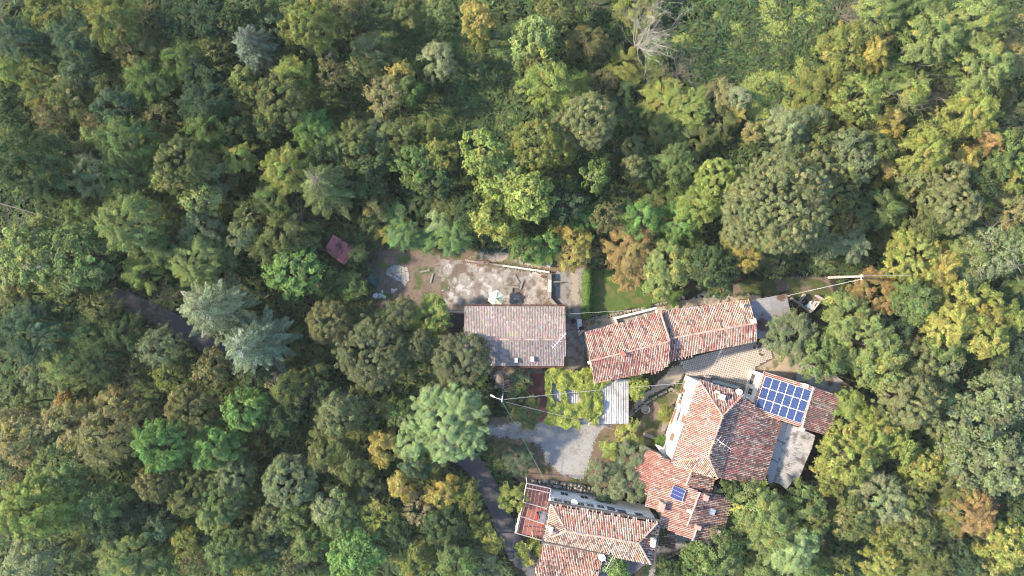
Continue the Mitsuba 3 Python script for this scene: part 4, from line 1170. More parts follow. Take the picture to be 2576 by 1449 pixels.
p = P(1364, 695, 0.2)
put(fb, 'body', col(trimesh.creation.cylinder(0.16, 0.36, sections=16).apply_transform(trimesh.transformations.rotation_matrix(1.4, [0.6, 0.8, 0])).apply_translation([p[0], p[1], 0.18]), (0.17, 0.07, 0.06)))
put(fb, 'handle', col(tube([p + [0.15 * math.cos(a), 0.15 * math.sin(a), 0.12] for a in np.linspace(0, 3.1, 8)], 0.015, 4), (0.3, 0.27, 0.25)))

# bins and boxes in the lane
for lb, x, y, s, rgb in (('black bin in the lane at the grey house corner', 1441.5, 807, 0.36, (0.03, 0.03, 0.035)), ('dark crate in the lane by the barn wall', 1461, 825, 0.36, (0.045, 0.045, 0.055))):
    t = thing('bin', lb, 'bin')
    p = P(x, y)
    put(t, 'body', col(box(p[0], p[1], 0.42, s * 1.5, s * 1.3, 0.82, 0.4), rgb))
    put(t, 'lid', col(box(p[0], p[1], 0.87, s * 1.65, s * 1.45, 0.07, 0.4), rgb))
st = thing('sink', 'pale stone sink against the left barn gable', 'sink')
p = P(1457, 812)
put(st, 'basin', surf(cat_meshes([box(p[0], p[1] - 0.15, 0.35, 0.6, 1.3, 0.68, 0.05), box(p[0] + 0.05, p[1] - 1.2, 0.24, 0.5, 0.5, 0.46, 0.05)]), 'plaster'))
put(st, 'tap', col(tube([p + [0.3, 0, 0.3], p + [0.3, 0, 0.9], p + [0.1, 0, 0.95]], 0.02), (0.4, 0.4, 0.4)))
for i, (x, y) in enumerate(((1474, 799), (1477, 815))):
    t = thing('traffic_cone', ('orange traffic cone nearest the hedge end', 'orange traffic cone nearest the barn roof corner')[i], 'traffic cone')
    p = P(x, y)
    put(t, 'body', col(trimesh.creation.cone(0.13, 0.62, sections=14).apply_translation([p[0], p[1], 0.07]), (0.58, 0.13, 0.05)))
    put(t, 'base', col(box(p[0], p[1], 0.05, 0.4, 0.4, 0.06, 0.3), (0.5, 0.11, 0.05)))

# stone edging along the lawn, stone by stone
r = np.random.default_rng(55)


def stone_run(label, line, w, n, zr, seed, name='stone_wall', rows=1, cat='wall', mat='stone'):
    rr = np.random.default_rng(seed)
    t = thing(name, label, cat)
    ls = LineString([P(x, y)[:2] for x, y in line])
    for row in range(rows):
        for i in range(n):
            q = ls.interpolate((i + 0.5 + 0.15 * rr.standard_normal()) / n, normalized=True)
            q2 = ls.interpolate(min(1, (i + 0.8) / n), normalized=True)
            ang = math.atan2(q2.y - q.y, q2.x - q.x) + 0.12 * rr.standard_normal()
            L = ls.length / n
            off = (row - (rows - 1) / 2) * w / rows
            m = trimesh.creation.icosphere(1, 0.5)
            v = np.sign(m.vertices) * np.abs(m.vertices * 2) ** 0.6 / 2
            v = v * (1 + 0.12 * rr.standard_normal((42, 1))) * [L * 0.98, w / rows * 0.98, zr * rr.uniform(0.85, 1.1) * 2]
            c, s = math.cos(ang), math.sin(ang)
            x, y = q.x - math.sin(ang) * off, q.y + math.cos(ang) * off
            v = np.c_[v[:, 0] * c - v[:, 1] * s + x, v[:, 0] * s + v[:, 1] * c + y, v[:, 2]]
            put(t, 'stone', surf((v, np.asarray(m.faces)), mat))
    return t


stone_run('low stone edging between the lawn and the sandy path', [(1483, 803), (1560, 788), (1640, 771), (1722, 747)], 0.4, 34, 0.16, 61)
stone_run('thick rubble stone wall above the lower house', [(1336, 1212), (1390, 1215), (1450, 1222), (1500, 1233), (1560, 1250)], 0.8, 26, 0.9, 62, rows=2)
stone_run('row of path stones crossing the small garden', [(1578, 1052), (1612, 1024), (1650, 998), (1690, 978), (1706, 990)], 0.35, 20, 0.10, 63, name='stone_edging', cat='edging')
stone_run('low brick edging curving round the concrete path', [(1650, 1432), (1680, 1402), (1712, 1388), (1745, 1378), (1772, 1368)], 0.35, 16, 0.25, 64, name='stone_edging', cat='edging')
# rocks and slabs behind the barn
sl = thing('stone_slab', 'grey stone slab propped behind the right barn', 'slab')
q = pxpoly([(1770, 744), (1812, 740), (1815, 752), (1790, 758), (1772, 755)])
put(sl, 'slab', surf(slab(rough_edge(q, 0.12, 0.3, 3), 0.05, 0.35), 'stone'))
put(sl, 'chip', surf(slab(rough_edge(pxpoly([(1818, 752), (1828, 748), (1832, 756), (1822, 760)]), 0.1, 0.2, 4), 0.02, 0.25), 'stone'))

# wrecked trailer of garden rubbish right of the lean-to
wr = thing('raised_bed', 'concrete sided rubbish bed right of the corrugated lean-to', 'raised bed')
for a, b in (((1990, 752), (2035, 784)), ((2035, 784), (2046, 770)), ((2008, 760), (2020, 742))):
    put(wr, 'concrete_side', surf(slab(LineString([P(*a)[:2], P(*b)[:2]]).buffer(0.13, cap_style='square'), 0.0, 0.62 + 0.01 * (a[0] % 3)), 'concrete'))
put(wr, 'soil', col(slab(pxpoly([(1994, 758), (2014, 762), (2034, 782), (2010, 784)]), 0.03, 0.25), (0.13, 0.06, 0.04)))
put(wr, 'crossbar', col(tube([P(1999, 780, 0.8), P(2024, 757, 0.8)], 0.05, 4), (0.42, 0.40, 0.38)))
vb = thing('trailer', 'white and blue upturned trailer body beside the rubbish bed', 'trailer')
q = [(2030, 770), (2040, 757), (2066, 757), (2058, 768), (2046, 782)]
put(vb, 'body', col(slab(pxpoly(q, 0.7), 0.25, 0.75), (0.52, 0.52, 0.53)))
put(vb, 'blue_end', col(slab(pxpoly([(2028, 771), (2033, 765), (2038, 769), (2034, 776)], 0.8), 0.3, 0.8), (0.30, 0.46, 0.60)))
put(vb, 'side_board', col(slab(LineString([P(2050, 744)[:2], P(2066, 754)[:2]]).buffer(0.12), 0.2, 0.85), (0.50, 0.45, 0.44)))
for x, y in ((2044, 760), (2052, 766)):
    put(vb, 'slot', col(box(*P(x, y, 0.76)[:2], 0.77, 0.16, 0.6, 0.03, -0.6), (0.16, 0.16, 0.17)))

# garden urn / planted well ring
ur = thing('planter', 'round stone planter on the small garden lawn', 'planter')
p = P(1624, 1030.4, 0.5)
prof = np.array([[0.42, 0.0], [0.56, 0.12], [0.60, 0.42], [0.60, 0.52], [0.47, 0.52], [0.44, 0.34], [0.0, 0.30]])
put(ur, 'ring', surf(trimesh.creation.revolve(prof, sections=28).apply_translation([p[0], p[1], 0.0]), 'stone'))
be = thing('bench', 'pale stone bench in the small garden', 'bench')
p = P(1631, 1096, 0.45)
put(be, 'seat', surf(box(p[0], p[1], 0.42, 1.35, 0.42, 0.10, -0.35), 'concrete'))
for s in (-0.5, 0.5):
    put(be, 'leg', surf(box(p[0] + s * math.cos(-0.35), p[1] + s * math.sin(-0.35), 0.19, 0.2, 0.36, 0.36, -0.35), 'concrete'))
wp = thing('garden_step', 'pale wedge of paving between the topiary and the farmhouse', 'step')
put(wp, 'slab', surf(slab(pxpoly([(1667, 1061), (1676, 1053), (1684, 1060), (1672, 1084), (1663, 1086)]), 0.0, 0.09), 'concrete'))
wc = thing('wall_canopy', 'small white curved canopy at the lower corner of the farmhouse', 'canopy')
q = [P(1648, 1118, 2.3), P(1662, 1122, 2.5), P(1688, 1150, 2.5), P(1676, 1150, 2.3), P(1660, 1136, 2.2)]
put(wc, 'sheet', col((np.array(q + [p - [0, 0, 0.07] for p in q]), np.array([[0, 1, 4], [1, 2, 3], [1, 3, 4], [5, 9, 6], [6, 8, 7], [6, 9, 8], [0, 5, 6], [0, 6, 1], [4, 9, 5], [4, 5, 0], [3, 8, 9], [3, 9, 4]])), (0.62, 0.66, 0.70)))
put(wc, 'bracket', col(tube([P(1672, 1136, 0), P(1672, 1136, 2.3)], 0.05), (0.5, 0.5, 0.5)))

# terrace with pergola -----------------------------------------------------
te = thing('terrace', 'red tiled terrace at the left end of the lower house', 'terrace')
tpoly = Polygon([P(1326, 1219, 2.4)[:2], P(1384, 1232, 2.4)[:2], P(1366, 1354, 2.4)[:2], P(1300, 1340, 2.4)[:2]])
put(te, 'floor', surf(cat_meshes([slab(tpoly, 2.2, 2.39), fine_sheet(tpoly, 2.4, 0.14)]), 'red_floor'))
put(te, 'wall', surf(slab(tpoly.buffer(-0.1), -0.1, 2.19), 'old_plaster'))
put(te, 'parapet', surf(slab(LineString([P(1324, 1220, 2.9)[:2], P(1297, 1340, 2.9)[:2]]).buffer(0.09), 2.4, 2.95), 'plaster'))
pg = thing('pergola', 'white wooden pergola frame over the red terrace', 'pergola')
lines = [((1325, 1216, 5.0), (1386, 1229, 5.0)), ((1323, 1227, 5.0), (1385, 1240, 5.0)), ((1316, 1263, 5.0), (1378, 1280, 5.0)), ((1304, 1297, 5.0), (1371, 1319, 5.0)), ((1294, 1340, 5.0), (1365, 1360, 5.0))]
for a, b in lines:
    put(pg, 'beam', col(tube([P(*a), P(*b)], 0.065, 4), (0.46, 0.40, 0.38)))
for s in np.linspace(0.12, 0.88, 6):
    pts = [P(*(np.array(a) * (1 - s) + np.array(b) * s)) + [0, 0, -0.10] for a, b in lines]
    put(pg, 'batten', col(tube(pts, 0.018, 4), (0.42, 0.33, 0.31)))
put(pg, 'side_beam', col(tube([P(1325, 1214, 4.9), P(1316, 1263, 4.9), P(1299, 1342, 4.9)], 0.07, 4), (0.52, 0.50, 0.48)))
put(pg, 'side_beam', col(tube([P(1386, 1231, 4.86), P(1364, 1360, 4.86)], 0.07, 4), (0.55, 0.53, 0.52)))
for x, y in ((1325, 1216), (1316, 1263), (1298, 1340), (1340, 1354)):
    q = P(x, y, 5.0)
    put(pg, 'post', col(tube([(q[0], q[1], 0), (q[0], q[1], 4.95)], 0.06, 4), (0.60, 0.58, 0.56)))
tbk = thing('table', 'grey blue table on the red terrace', 'table')
p = P(1365, 1301, 3.15)
put(tbk, 'top', col(box(p[0], p[1], 3.13, 0.75, 1.5, 0.05, -0.2), (0.17, 0.20, 0.25)))
for a in (-1, 1):
    for b in (-1, 1):
        put(tbk, 'leg', col(tube([(p[0] + a * 0.3, p[1] + b * 0.6, 2.4), (p[0] + a * 0.3, p[1] + b * 0.6, 3.11)], 0.03), (0.2, 0.2, 0.22)))


def chair(label, px, py, rot, rgb):
    t = thing('chair', label, 'chair')
    p = P(px, py, 2.85)
    c, s = math.cos(rot), math.sin(rot)
    put(t, 'seat', col(box(p[0], p[1], 2.84, 0.5, 0.5, 0.06, rot), rgb))
    put(t, 'backrest', col(box(p[0] - 0.26 * c, p[1] - 0.26 * s, 3.12, 0.06, 0.5, 0.55, rot), rgb))
    for a in (-1, 1):
        for b in (-1, 1):
            x, y = a * 0.21, b * 0.21
            put(t, 'leg', col(tube([(p[0] + x * c - y * s, p[1] + x * s + y * c, 2.4), (p[0] + x * c - y * s, p[1] + x * s + y * c, 2.82)], 0.022, 4), rgb))


chair('bright red chair left of the terrace table', 1356, 1302, -0.3, (0.55, 0.03, 0.03))
chair('orange red chair at the lower end of the terrace table', 1366, 1316, 1.4, (0.42, 0.10, 0.05))
chair('black chair at the upper end of the terrace table', 1357, 1292, -1.2, (0.04, 0.04, 0.05))

# poles, lamp and cables ---------------------------------------------------
up = thing('utility_pole', 'tall pale concrete utility pole right of the barns', 'utility pole')
base, top = P(2085, 698, 0), P(2173, 698, 8.9)
top[:2] = base[:2] * 1.0
put(up, 'shaft', col(tube([base - [0, 0, 0.3], [base[0], base[1], 8.9]], 0.20, 10, 0.12), (0.46, 0.445, 0.41)))
TOP = np.array([base[0], base[1], 8.7])
put(up, 'crossarm', col(tube([TOP + [-0.1, -0.45, 0], TOP + [-0.1, 0.25, 0]], 0.05, 4), (0.62, 0.62, 0.62)))
put(up, 'insulator', col(cat_meshes([tube([TOP + [-0.1, d, 0.02], TOP + [-0.1, d, 0.22]], 0.07) for d in (-0.4, 0.2)]), (0.7, 0.7, 0.68)))
lp_ = thing('street_lamp', 'grey lamp post above the left end of the carport', 'street lamp')
lt_ = P(1263.5, 1005.5, 7.4)
put(lp_, 'post', col(tube([(lt_[0], lt_[1], -0.2), (lt_[0], lt_[1], 7.45)], 0.10, 8, 0.07), (0.42, 0.42, 0.42)))
put(lp_, 'arm', col(tube([lt_, lt_ + [-0.7, 0.22, 0.1], lt_ + [-1.15, 0.45, 0.15]], 0.06, 6), (0.55, 0.56, 0.57)))
put(lp_, 'lantern', col(cat_meshes([box(*(lt_ + [-1.2, 0.48, 0.14]), 0.62, 0.22, 0.14, -0.45)]), (0.62, 0.63, 0.64)))
put(lp_, 'crossarm', col(tube([lt_ + [0.02, 0.45, 0], lt_ + [-0.05, -0.3, 0]], 0.06, 4), (0.66, 0.66, 0.64)))


def cable(label, a, b, drop, r, rgb=(0.45, 0.45, 0.46)):
    k = numbered('cable')
    scene[k] = col(tube(sag(a, b, drop), r, 5), rgb)
    tag(k, label, 'cable')


cable('thick pale cable from the lamp post over the carport to the farmhouse', lt_ + [0, 0, -0.05], P(1727, 963, 5.6), 0.5, 0.028, (0.45, 0.45, 0.45))
cable('thin wire from the lamp post to the yellow shrub', lt_ + [0, -0.2, -0.1], P(1566, 1087, 1.6), 0.4, 0.02)
cable('thin greenish wire from the lamp post down to the rubble wall', lt_ + [0, -0.25, -0.1], P(1372, 1211, 1.6), 0.4, 0.03, (0.25, 0.36, 0.30))
cable('thin wire from the lamp post up towards the grey house', lt_ + [0, 0.2, 0], P(1270, 925, 4.2), 0.2, 0.015, (0.2, 0.2, 0.2))
cable('cable from the grey house across the lane to the left barn', P(1424, 790, 4.0), P(1660, 777, 4.9), 0.35, 0.022, (0.48, 0.47, 0.46))
cable('cable from the utility pole down to the corrugated lean-to', TOP + [-0.1, -0.35, 0.1], P(1981, 744, 3.6), 0.25, 0.032, (0.50, 0.50, 0.51))
cable('cable running right from the utility pole into the trees', TOP + [-0.1, 0.1, 0.1], P(2290, 693, 8.6), 0.3, 0.03, (0.33, 0.34, 0.36))
cable('thin wire from the right barn roof across the courtyard', P(1877, 770, 5.4), P(1780, 951, 6.2), 0.4, 0.022, (0.55, 0.53, 0.52))
cable('thin wire along the back slope of the right barn', P(1895, 770, 5.0), P(1660, 779, 5.2), 0.1, 0.018, (0.6, 0.6, 0.6))
# white tank half hidden in the left woods
tk = thing('tank', 'small white tank half hidden under the left woods', 'tank')
p = P(921, 1063, 1.2)
put(tk, 'body', col(trimesh.creation.capsule(0.9, 0.32, count=[14, 14]).apply_translation([p[0], p[1], 0.2]), (0.66, 0.66, 0.66), smooth=True))
put(tk, 'stand', col(box(p[0], p[1], 0.1, 0.5, 0.5, 0.2), (0.3, 0.3, 0.3)))
# low tiled lean-to left of the carport
sm = thing('woodshed', 'tiny tiled woodshed between tree and lamp post', 'shed')
fsm = [Facet([(1268, 951, 2.3), (1284, 951, 2.5), (1284, 985, 2.5), (1266, 985, 2.3)], {'brown': 3, 'pink': 2, 'dark': 2, 'cream': 1})]
roof(sm, fsm, [], 14)
walls(sm, Polygon(fsm[0].w[:, :2]), fsm, 'old_plaster', 0.1)

# ---------------------------------------------------------------- vegetation
LEAF = {  # leaf colours, linear
    'dark': (0.040, 0.066, 0.034), 'blue': (0.050, 0.086, 0.062), 'deep': (0.030, 0.058, 0.042), 'olive': (0.088, 0.098, 0.040), 'brownolive': (0.105, 0.092, 0.046), 'yolive': (0.125, 0.130, 0.034),
    'green': (0.066, 0.110, 0.036), 'mid': (0.085, 0.125, 0.048), 'light': (0.135, 0.165, 0.062), 'lime': (0.150, 0.185, 0.045), 'bright': (0.085, 0.165, 0.045), 'emerald': (0.085, 0.155, 0.066),
    'mint': (0.165, 0.230, 0.115), 'grey': (0.110, 0.128, 0.082), 'pale': (0.165, 0.180, 0.115), 'oak': (0.122, 0.128, 0.070), 'oakdark': (0.088, 0.092, 0.058), 'tan': (0.185, 0.150, 0.078), 'pink': (0.215, 0.160, 0.110),
    'orange': (0.225, 0.135, 0.066), 'golden': (0.240, 0.180, 0.045), 'yellow': (0.235, 0.215, 0.050), 'ygreen': (0.165, 0.175, 0.040), 'silver': (0.185, 0.205, 0.155), 'bluesilver': (0.140, 0.180, 0.160), 'steel': (0.105, 0.130, 0.135),
    'spruce': (0.115, 0.140, 0.062), 'vine': (0.185, 0.220, 0.035), 'paledome': (0.185, 0.195, 0.150), 'hedge': (0.062, 0.125, 0.028), 'oliveleaf': (0.120, 0.140, 0.100), 'oliveblue': (0.055, 0.085, 0.070), 'rust': (0.23, 0.125, 0.065), 'brown': (0.13, 0.095, 0.060)}
for k_, c_ in LEAF.items():
    lum_ = 0.25 * c_[0] + 0.65 * c_[1] + 0.1 * c_[2]
    LEAF[k_] = tuple(2.05 * (0.64 * a_ + 0.18 * lum_ * b_ + 0.18 * w_ * (0.35 + 6.0 * lum_)) * g_ for a_, b_, g_, w_ in zip(c_, (0.98, 1.02, 0.80), (1.0, 1.04, 0.88), (0.10, 0.125, 0.05)))
WORD = {'dark': 'dark green', 'blue': 'blue-green', 'deep': 'very dark green', 'olive': 'olive green', 'brownolive': 'brownish olive', 'yolive': 'yellowish olive', 'green': 'plain green', 'mid': 'mid-green', 'light': 'light green',
        'lime': 'lime green', 'bright': 'bright green', 'emerald': 'emerald green', 'mint': 'mint green', 'grey': 'grey-green', 'pale': 'pale grey-green', 'oak': 'dull khaki', 'oakdark': 'dark khaki', 'tan': 'tan brown', 'pink': 'pinkish beige',
        'orange': 'orange brown', 'golden': 'golden yellow', 'yellow': 'yellow', 'ygreen': 'yellow-green', 'silver': 'silver-green', 'bluesilver': 'blue silver', 'steel': 'steel blue', 'spruce': 'drooping green', 'paledome': 'pale greyish',
        'hedge': 'fresh green', 'oliveleaf': 'silvery olive', 'oliveblue': 'dusky blue-green', 'rust': 'rusty orange', 'brown': 'brown'}
ODD = {'olive': 'tan', 'yolive': 'golden', 'lime': 'yellow', 'ygreen': 'golden', 'light': 'yellow', 'golden': 'orange', 'orange': 'tan', 'tan': 'golden', 'yellow': 'golden', 'mid': 'olive', 'brownolive': 'tan', 'pink': 'tan', 'rust': 'golden', 'green': 'light', 'mint': 'light', 'oak': 'tan', 'grey': 'light', 'emerald': 'lime', 'dark': 'olive', 'vine': 'yellow'}


def leaves(pos, out, length, width, rgb, r, up=0.45, spread=0.42, tri=True):
    """small pointed leaves at the points, facing roughly outward; returns vertices, faces, colours"""
    n = len(pos)
    nrm = out * 0.8 + np.array([0, 0, up * 0.7]) + spread * r.standard_normal((n, 3))
    nrm /= np.linalg.norm(nrm, axis=1, keepdims=True)
    a = r.standard_normal((n, 3))
    a -= nrm * (a * nrm).sum(1, keepdims=True)
    a /= np.linalg.norm(a, axis=1, keepdims=True)
    b = np.cross(nrm, a)
    L = (length * r.uniform(0.7, 1.25, n))[:, None]
    W = (width * r.uniform(0.7, 1.25, n))[:, None]
    if tri:
        v = np.stack([pos - a * L / 2 - b * W * 0.45, pos - a * L * 0.35 + b * W * 0.62, pos + a * L * 0.62 - nrm * L * 0.12], 1).reshape(-1, 3)
        i = np.arange(n * 3).reshape(-1, 3)
        return v, i, np.repeat(rgb, 3, 0)
    v = np.stack([pos - a * L / 2, pos + b * W / 2 - a * L * 0.08, pos + a * L / 2 - nrm * L * 0.12, pos - b * W / 2 - a * L * 0.08], 1).reshape(-1, 3)
    i = np.arange(n)[:, None] * 4
    f = np.hstack([i, i + 1, i + 2, i, i + 2, i + 3]).reshape(-1, 3)
    return v, f, np.repeat(rgb, 4, 0)


def leaf_colours(n_clump, per, key, r, odd=0.05, jit=0.15):
    base = np.array(LEAF[key])
    c = base[None] * np.exp(0.13 * r.standard_normal((n_clump, 1))) * np.exp(0.045 * r.standard_normal((n_clump, 3)))
    if key in ODD:
        m = r.random(n_clump) < odd
        c[m] = np.array(LEAF[ODD[key]]) * np.exp(0.15 * r.standard_normal((m.sum(), 1)))
    c = np.repeat(c, per, 0)
    c = c * np.exp(jit * r.standard_normal((len(c), 1)))
    return np.clip(c, 0.008, 0.6)


STYLE = {  # clump radius, leaf length, width, coverage, lobes, flattening of a clump, droop
    'broad': (0.44, 0.24, 0.14, 1.35, 0.60, 0.75, 0.45), 'fern': (0.46, 0.26, 0.085, 1.35, 0.70, 0.40, 0.60), 'oak': (0.34, 0.17, 0.11, 1.35, 0.42, 0.85, 0.45), 'large': (0.50, 0.34, 0.23, 1.2, 0.65, 0.7, 0.5),
    'fine': (0.40, 0.20, 0.07, 1.4, 0.55, 0.8, 0.4), 'sparse': (0.42, 0.24, 0.12, 0.45, 0.75, 0.6, 0.4), 'drape': (0.40, 0.24, 0.08, 1.5, 0.35, 0.8, 0.2)}


def crown_mesh(style, R, hc, key, seed):
    """an uneven crown of radius R, its top at height hc: several heads of leaf clumps on separate limbs"""
    r = np.random.default_rng(seed)
    cr, L, W, cov, lob, fl, up = STYLE[style]
    rz = min(0.80 * R + 0.7, hc * 0.62)
    dense = style == 'oak' or style == 'drape'
    m = int(4 + 1.1 * R) if not dense else int(6 + 2.5 * R)
    heads = [(0, 0, hc - rz, (0.74 if not dense else 0.84) * R, rz)]
    for i in range(m):
        a = i * 2.399 + r.uniform(-0.4, 0.4)
        q = (0.36 + 0.28 * r.random()) * R if not dense else (0.50 + 0.18 * r.random()) * R
        ri = R * (r.uniform(0.34, 0.52) if not dense else r.uniform(0.24, 0.36))
        hz = rz * r.uniform(0.45, 0.75)
        top = hc - rz * (0.75 * (q / R) ** 2 + r.uniform(0.0, 0.14 if not dense else 0.06))
        heads.append((q * math.cos(a), q * math.sin(a), top - hz, ri, hz))
    cs, ds = [], []
    for i, (hx, hy, hz0, ri, hz) in enumerate(heads):
        n = max(5, int(1.35 * 2 * ri * ri / (cr * cr)))
        d = r.standard_normal((int(n * 1.8), 3)); d /= np.linalg.norm(d, axis=1, keepdims=True)
        d = d[d[:, 2] > -0.40][:n]
        k = r.uniform(0.80, 1.08, (len(d), 1))
        k[r.random(len(d)) < 0.12 + 0.1 * lob] *= r.uniform(1.05, 1.0 + 0.45 * lob)
        c = d * k * [ri, ri, hz] + [hx, hy, hz0]
        keep = np.ones(len(c), bool)
        for q, (ax, ay, az, ar, ah) in enumerate(heads):
            if q != i:
                keep &= (((c - [ax, ay, az]) / [ar, ar, ah]) ** 2).sum(1) > 0.62
        cs.append(c[keep]); ds.append(d[keep])
    c, d = np.vstack(cs), np.vstack(ds)
    nc = len(c)
    crr = cr * r.uniform(0.55, 1.35, nc)
    per = max(6, int(cov * 2 * np.pi * cr * cr * 0.75 / (0.5 * L * W)))
    e = r.standard_normal((nc * per, 3)); e /= np.linalg.norm(e, axis=1, keepdims=True)
    e[:, 2] = np.where(e[:, 2] < -0.35, -e[:, 2], e[:, 2])
    rad = np.repeat(crr, per)[:, None]
    off = e * rad * r.uniform(0.45, 1.08, (nc * per, 1)) * [1, 1, fl]
    if style in ('fern', 'large', 'broad', 'sparse', 'fine'):
        # sprays reach outward from their limb and bend down at the tip
        g = d * [1, 1, 0.25] + 0.35 * r.standard_normal((nc, 3)) * [1, 1, 0.4]
        g /= np.linalg.norm(g, axis=1, keepdims=True)
        g = np.repeat(g, per, 0)
        st = {'fern': 1.0, 'large': 0.45, 'broad': 0.55, 'sparse': 0.7, 'fine': 0.4}[style]
        al = (off * g).sum(1, keepdims=True)
        off = off + g * al * st - (off - g * al) * 0.28 * st
        off[:, 2] -= 0.22 * st * np.clip(al[:, 0], 0, 9) ** 2 / rad[:, 0]
    if style == 'drape':
        off[:, 2] -= 0.25 * rad[:, 0] * (e[:, 0] ** 2 + e[:, 1] ** 2)
    pos = np.repeat(c, per, 0) + off
    out = e * 0.8 + np.repeat(d, per, 0) * 0.5
    return leaves(pos, out, L, W, leaf_colours(nc, per, key, r), r, up)


def limb_mesh(R, hc, seed, n=6, twig=False):
    r = np.random.default_rng(seed + 999)
    rz = min(0.80 * R + 0.7, hc * 0.62)
    t0 = 0.05 + 0.035 * R
    zt = max(0.5, hc - rz * 1.25)
    ms = [tube([(0, 0, -0.2), (0.05 * R, 0, zt * 0.5), (0, 0.04 * R, zt)], t0 * 1.25, 7, t0)]
    lm = []
    for i in range(n):
        a = i / n * 6.28 + r.uniform(-0.4, 0.4)
        q = np.array([math.cos(a) * R * 0.72, math.sin(a) * R * 0.72, hc - rz * r.uniform(0.5, 0.95)])
        s = np.array([0, 0, zt * r.uniform(0.75, 1.0)])
        m = (s + q) / 2 + [0, 0, 0.25 * R * r.uniform(-0.3, 0.5)]
        lm.append(tube([s, m, q], t0 * 0.55, 5, t0 * 0.14))
    lm.append(tube([(0, 0.04 * R, zt), (0.05, 0, hc - rz * 0.35)], t0 * 0.8, 5, t0 * 0.2))
    return ms[0], cat_meshes(lm)


groups = {}
CLASSES = (1.1, 1.6, 2.2, 2.9, 3.7, 5.0, 6.6)


def tree_group(style, R, key, var):
    cls = min(CLASSES, key=lambda c: abs(math.log(c / R)))
    g = (style, cls, key, var)
    if g not in groups:
        seed = len(groups) * 7 + 11
        hc = 2.2 * cls + 2.6
        v, f, c = crown_mesh(style, cls, hc, key, seed)
        tr, lm = limb_mesh(cls, hc, seed)
        gid = f'tree_kind_{len(groups)}'
        scene[gid] = {'type': 'shapegroup', 'crown': mikit.ply((v, f), 'leaf', color=c), 'trunk': surf(tr, 'bark', True), 'limbs': surf(lm, 'bark', True)}
        groups[g] = (gid, cls, hc)
    return groups[g]


trees = []      # (key, px, py, r, colour, size word, kind word)


def plant(px, py, rpx, key, style='broad', h=None, label=None, name=None, stretch=(1, 1), rot=None, cat=None, group=None, lower=0.0):
    """one tree or shrub whose crown is seen at (px, py) with radius rpx; h: its height in metres"""
    R0 = rpx / 18.6
    if h is None:
        h = min(14.0, 2.2 * R0 + 2.6) * rng.uniform(0.85, 1.18) if R0 > 1.2 else 1.6 * R0 + 0.6
    zc = max(0.4, h - 0.6 * min(0.80 * R0 + 0.7, h * 0.62))
    R = rpx * (H - zc) / F * (0.94 if label else 1.04)
    p = P(px, py, zc)
    var = int(rng.integers(2)) if key in ('olive', 'mid', 'dark') else 0
    gid, cls, hc = tree_group(style, R, key, var)
    nm = name or ('tree' if rpx >= 44 or (label and 'tree' in label) else 'shrub')
    k = numbered(nm)
    ang = rng.uniform(0, 360) if rot is None else rot
    scene[k] = {'type': 'instance', 'shapes': {'type': 'ref', 'id': gid},
                'to_world': T().translate([p[0], p[1], lower]).scale([stretch[0], stretch[1], 1]).rotate([0, 0, 1], ang).scale([R / cls, R / cls, h / hc])}
    labels[k] = {'category': cat or ('tree' if nm == 'tree' else 'shrub')}
    if label:
        labels[k]['label'] = label
    trees.append((k, px, py, rpx, key, label, style))
    return k


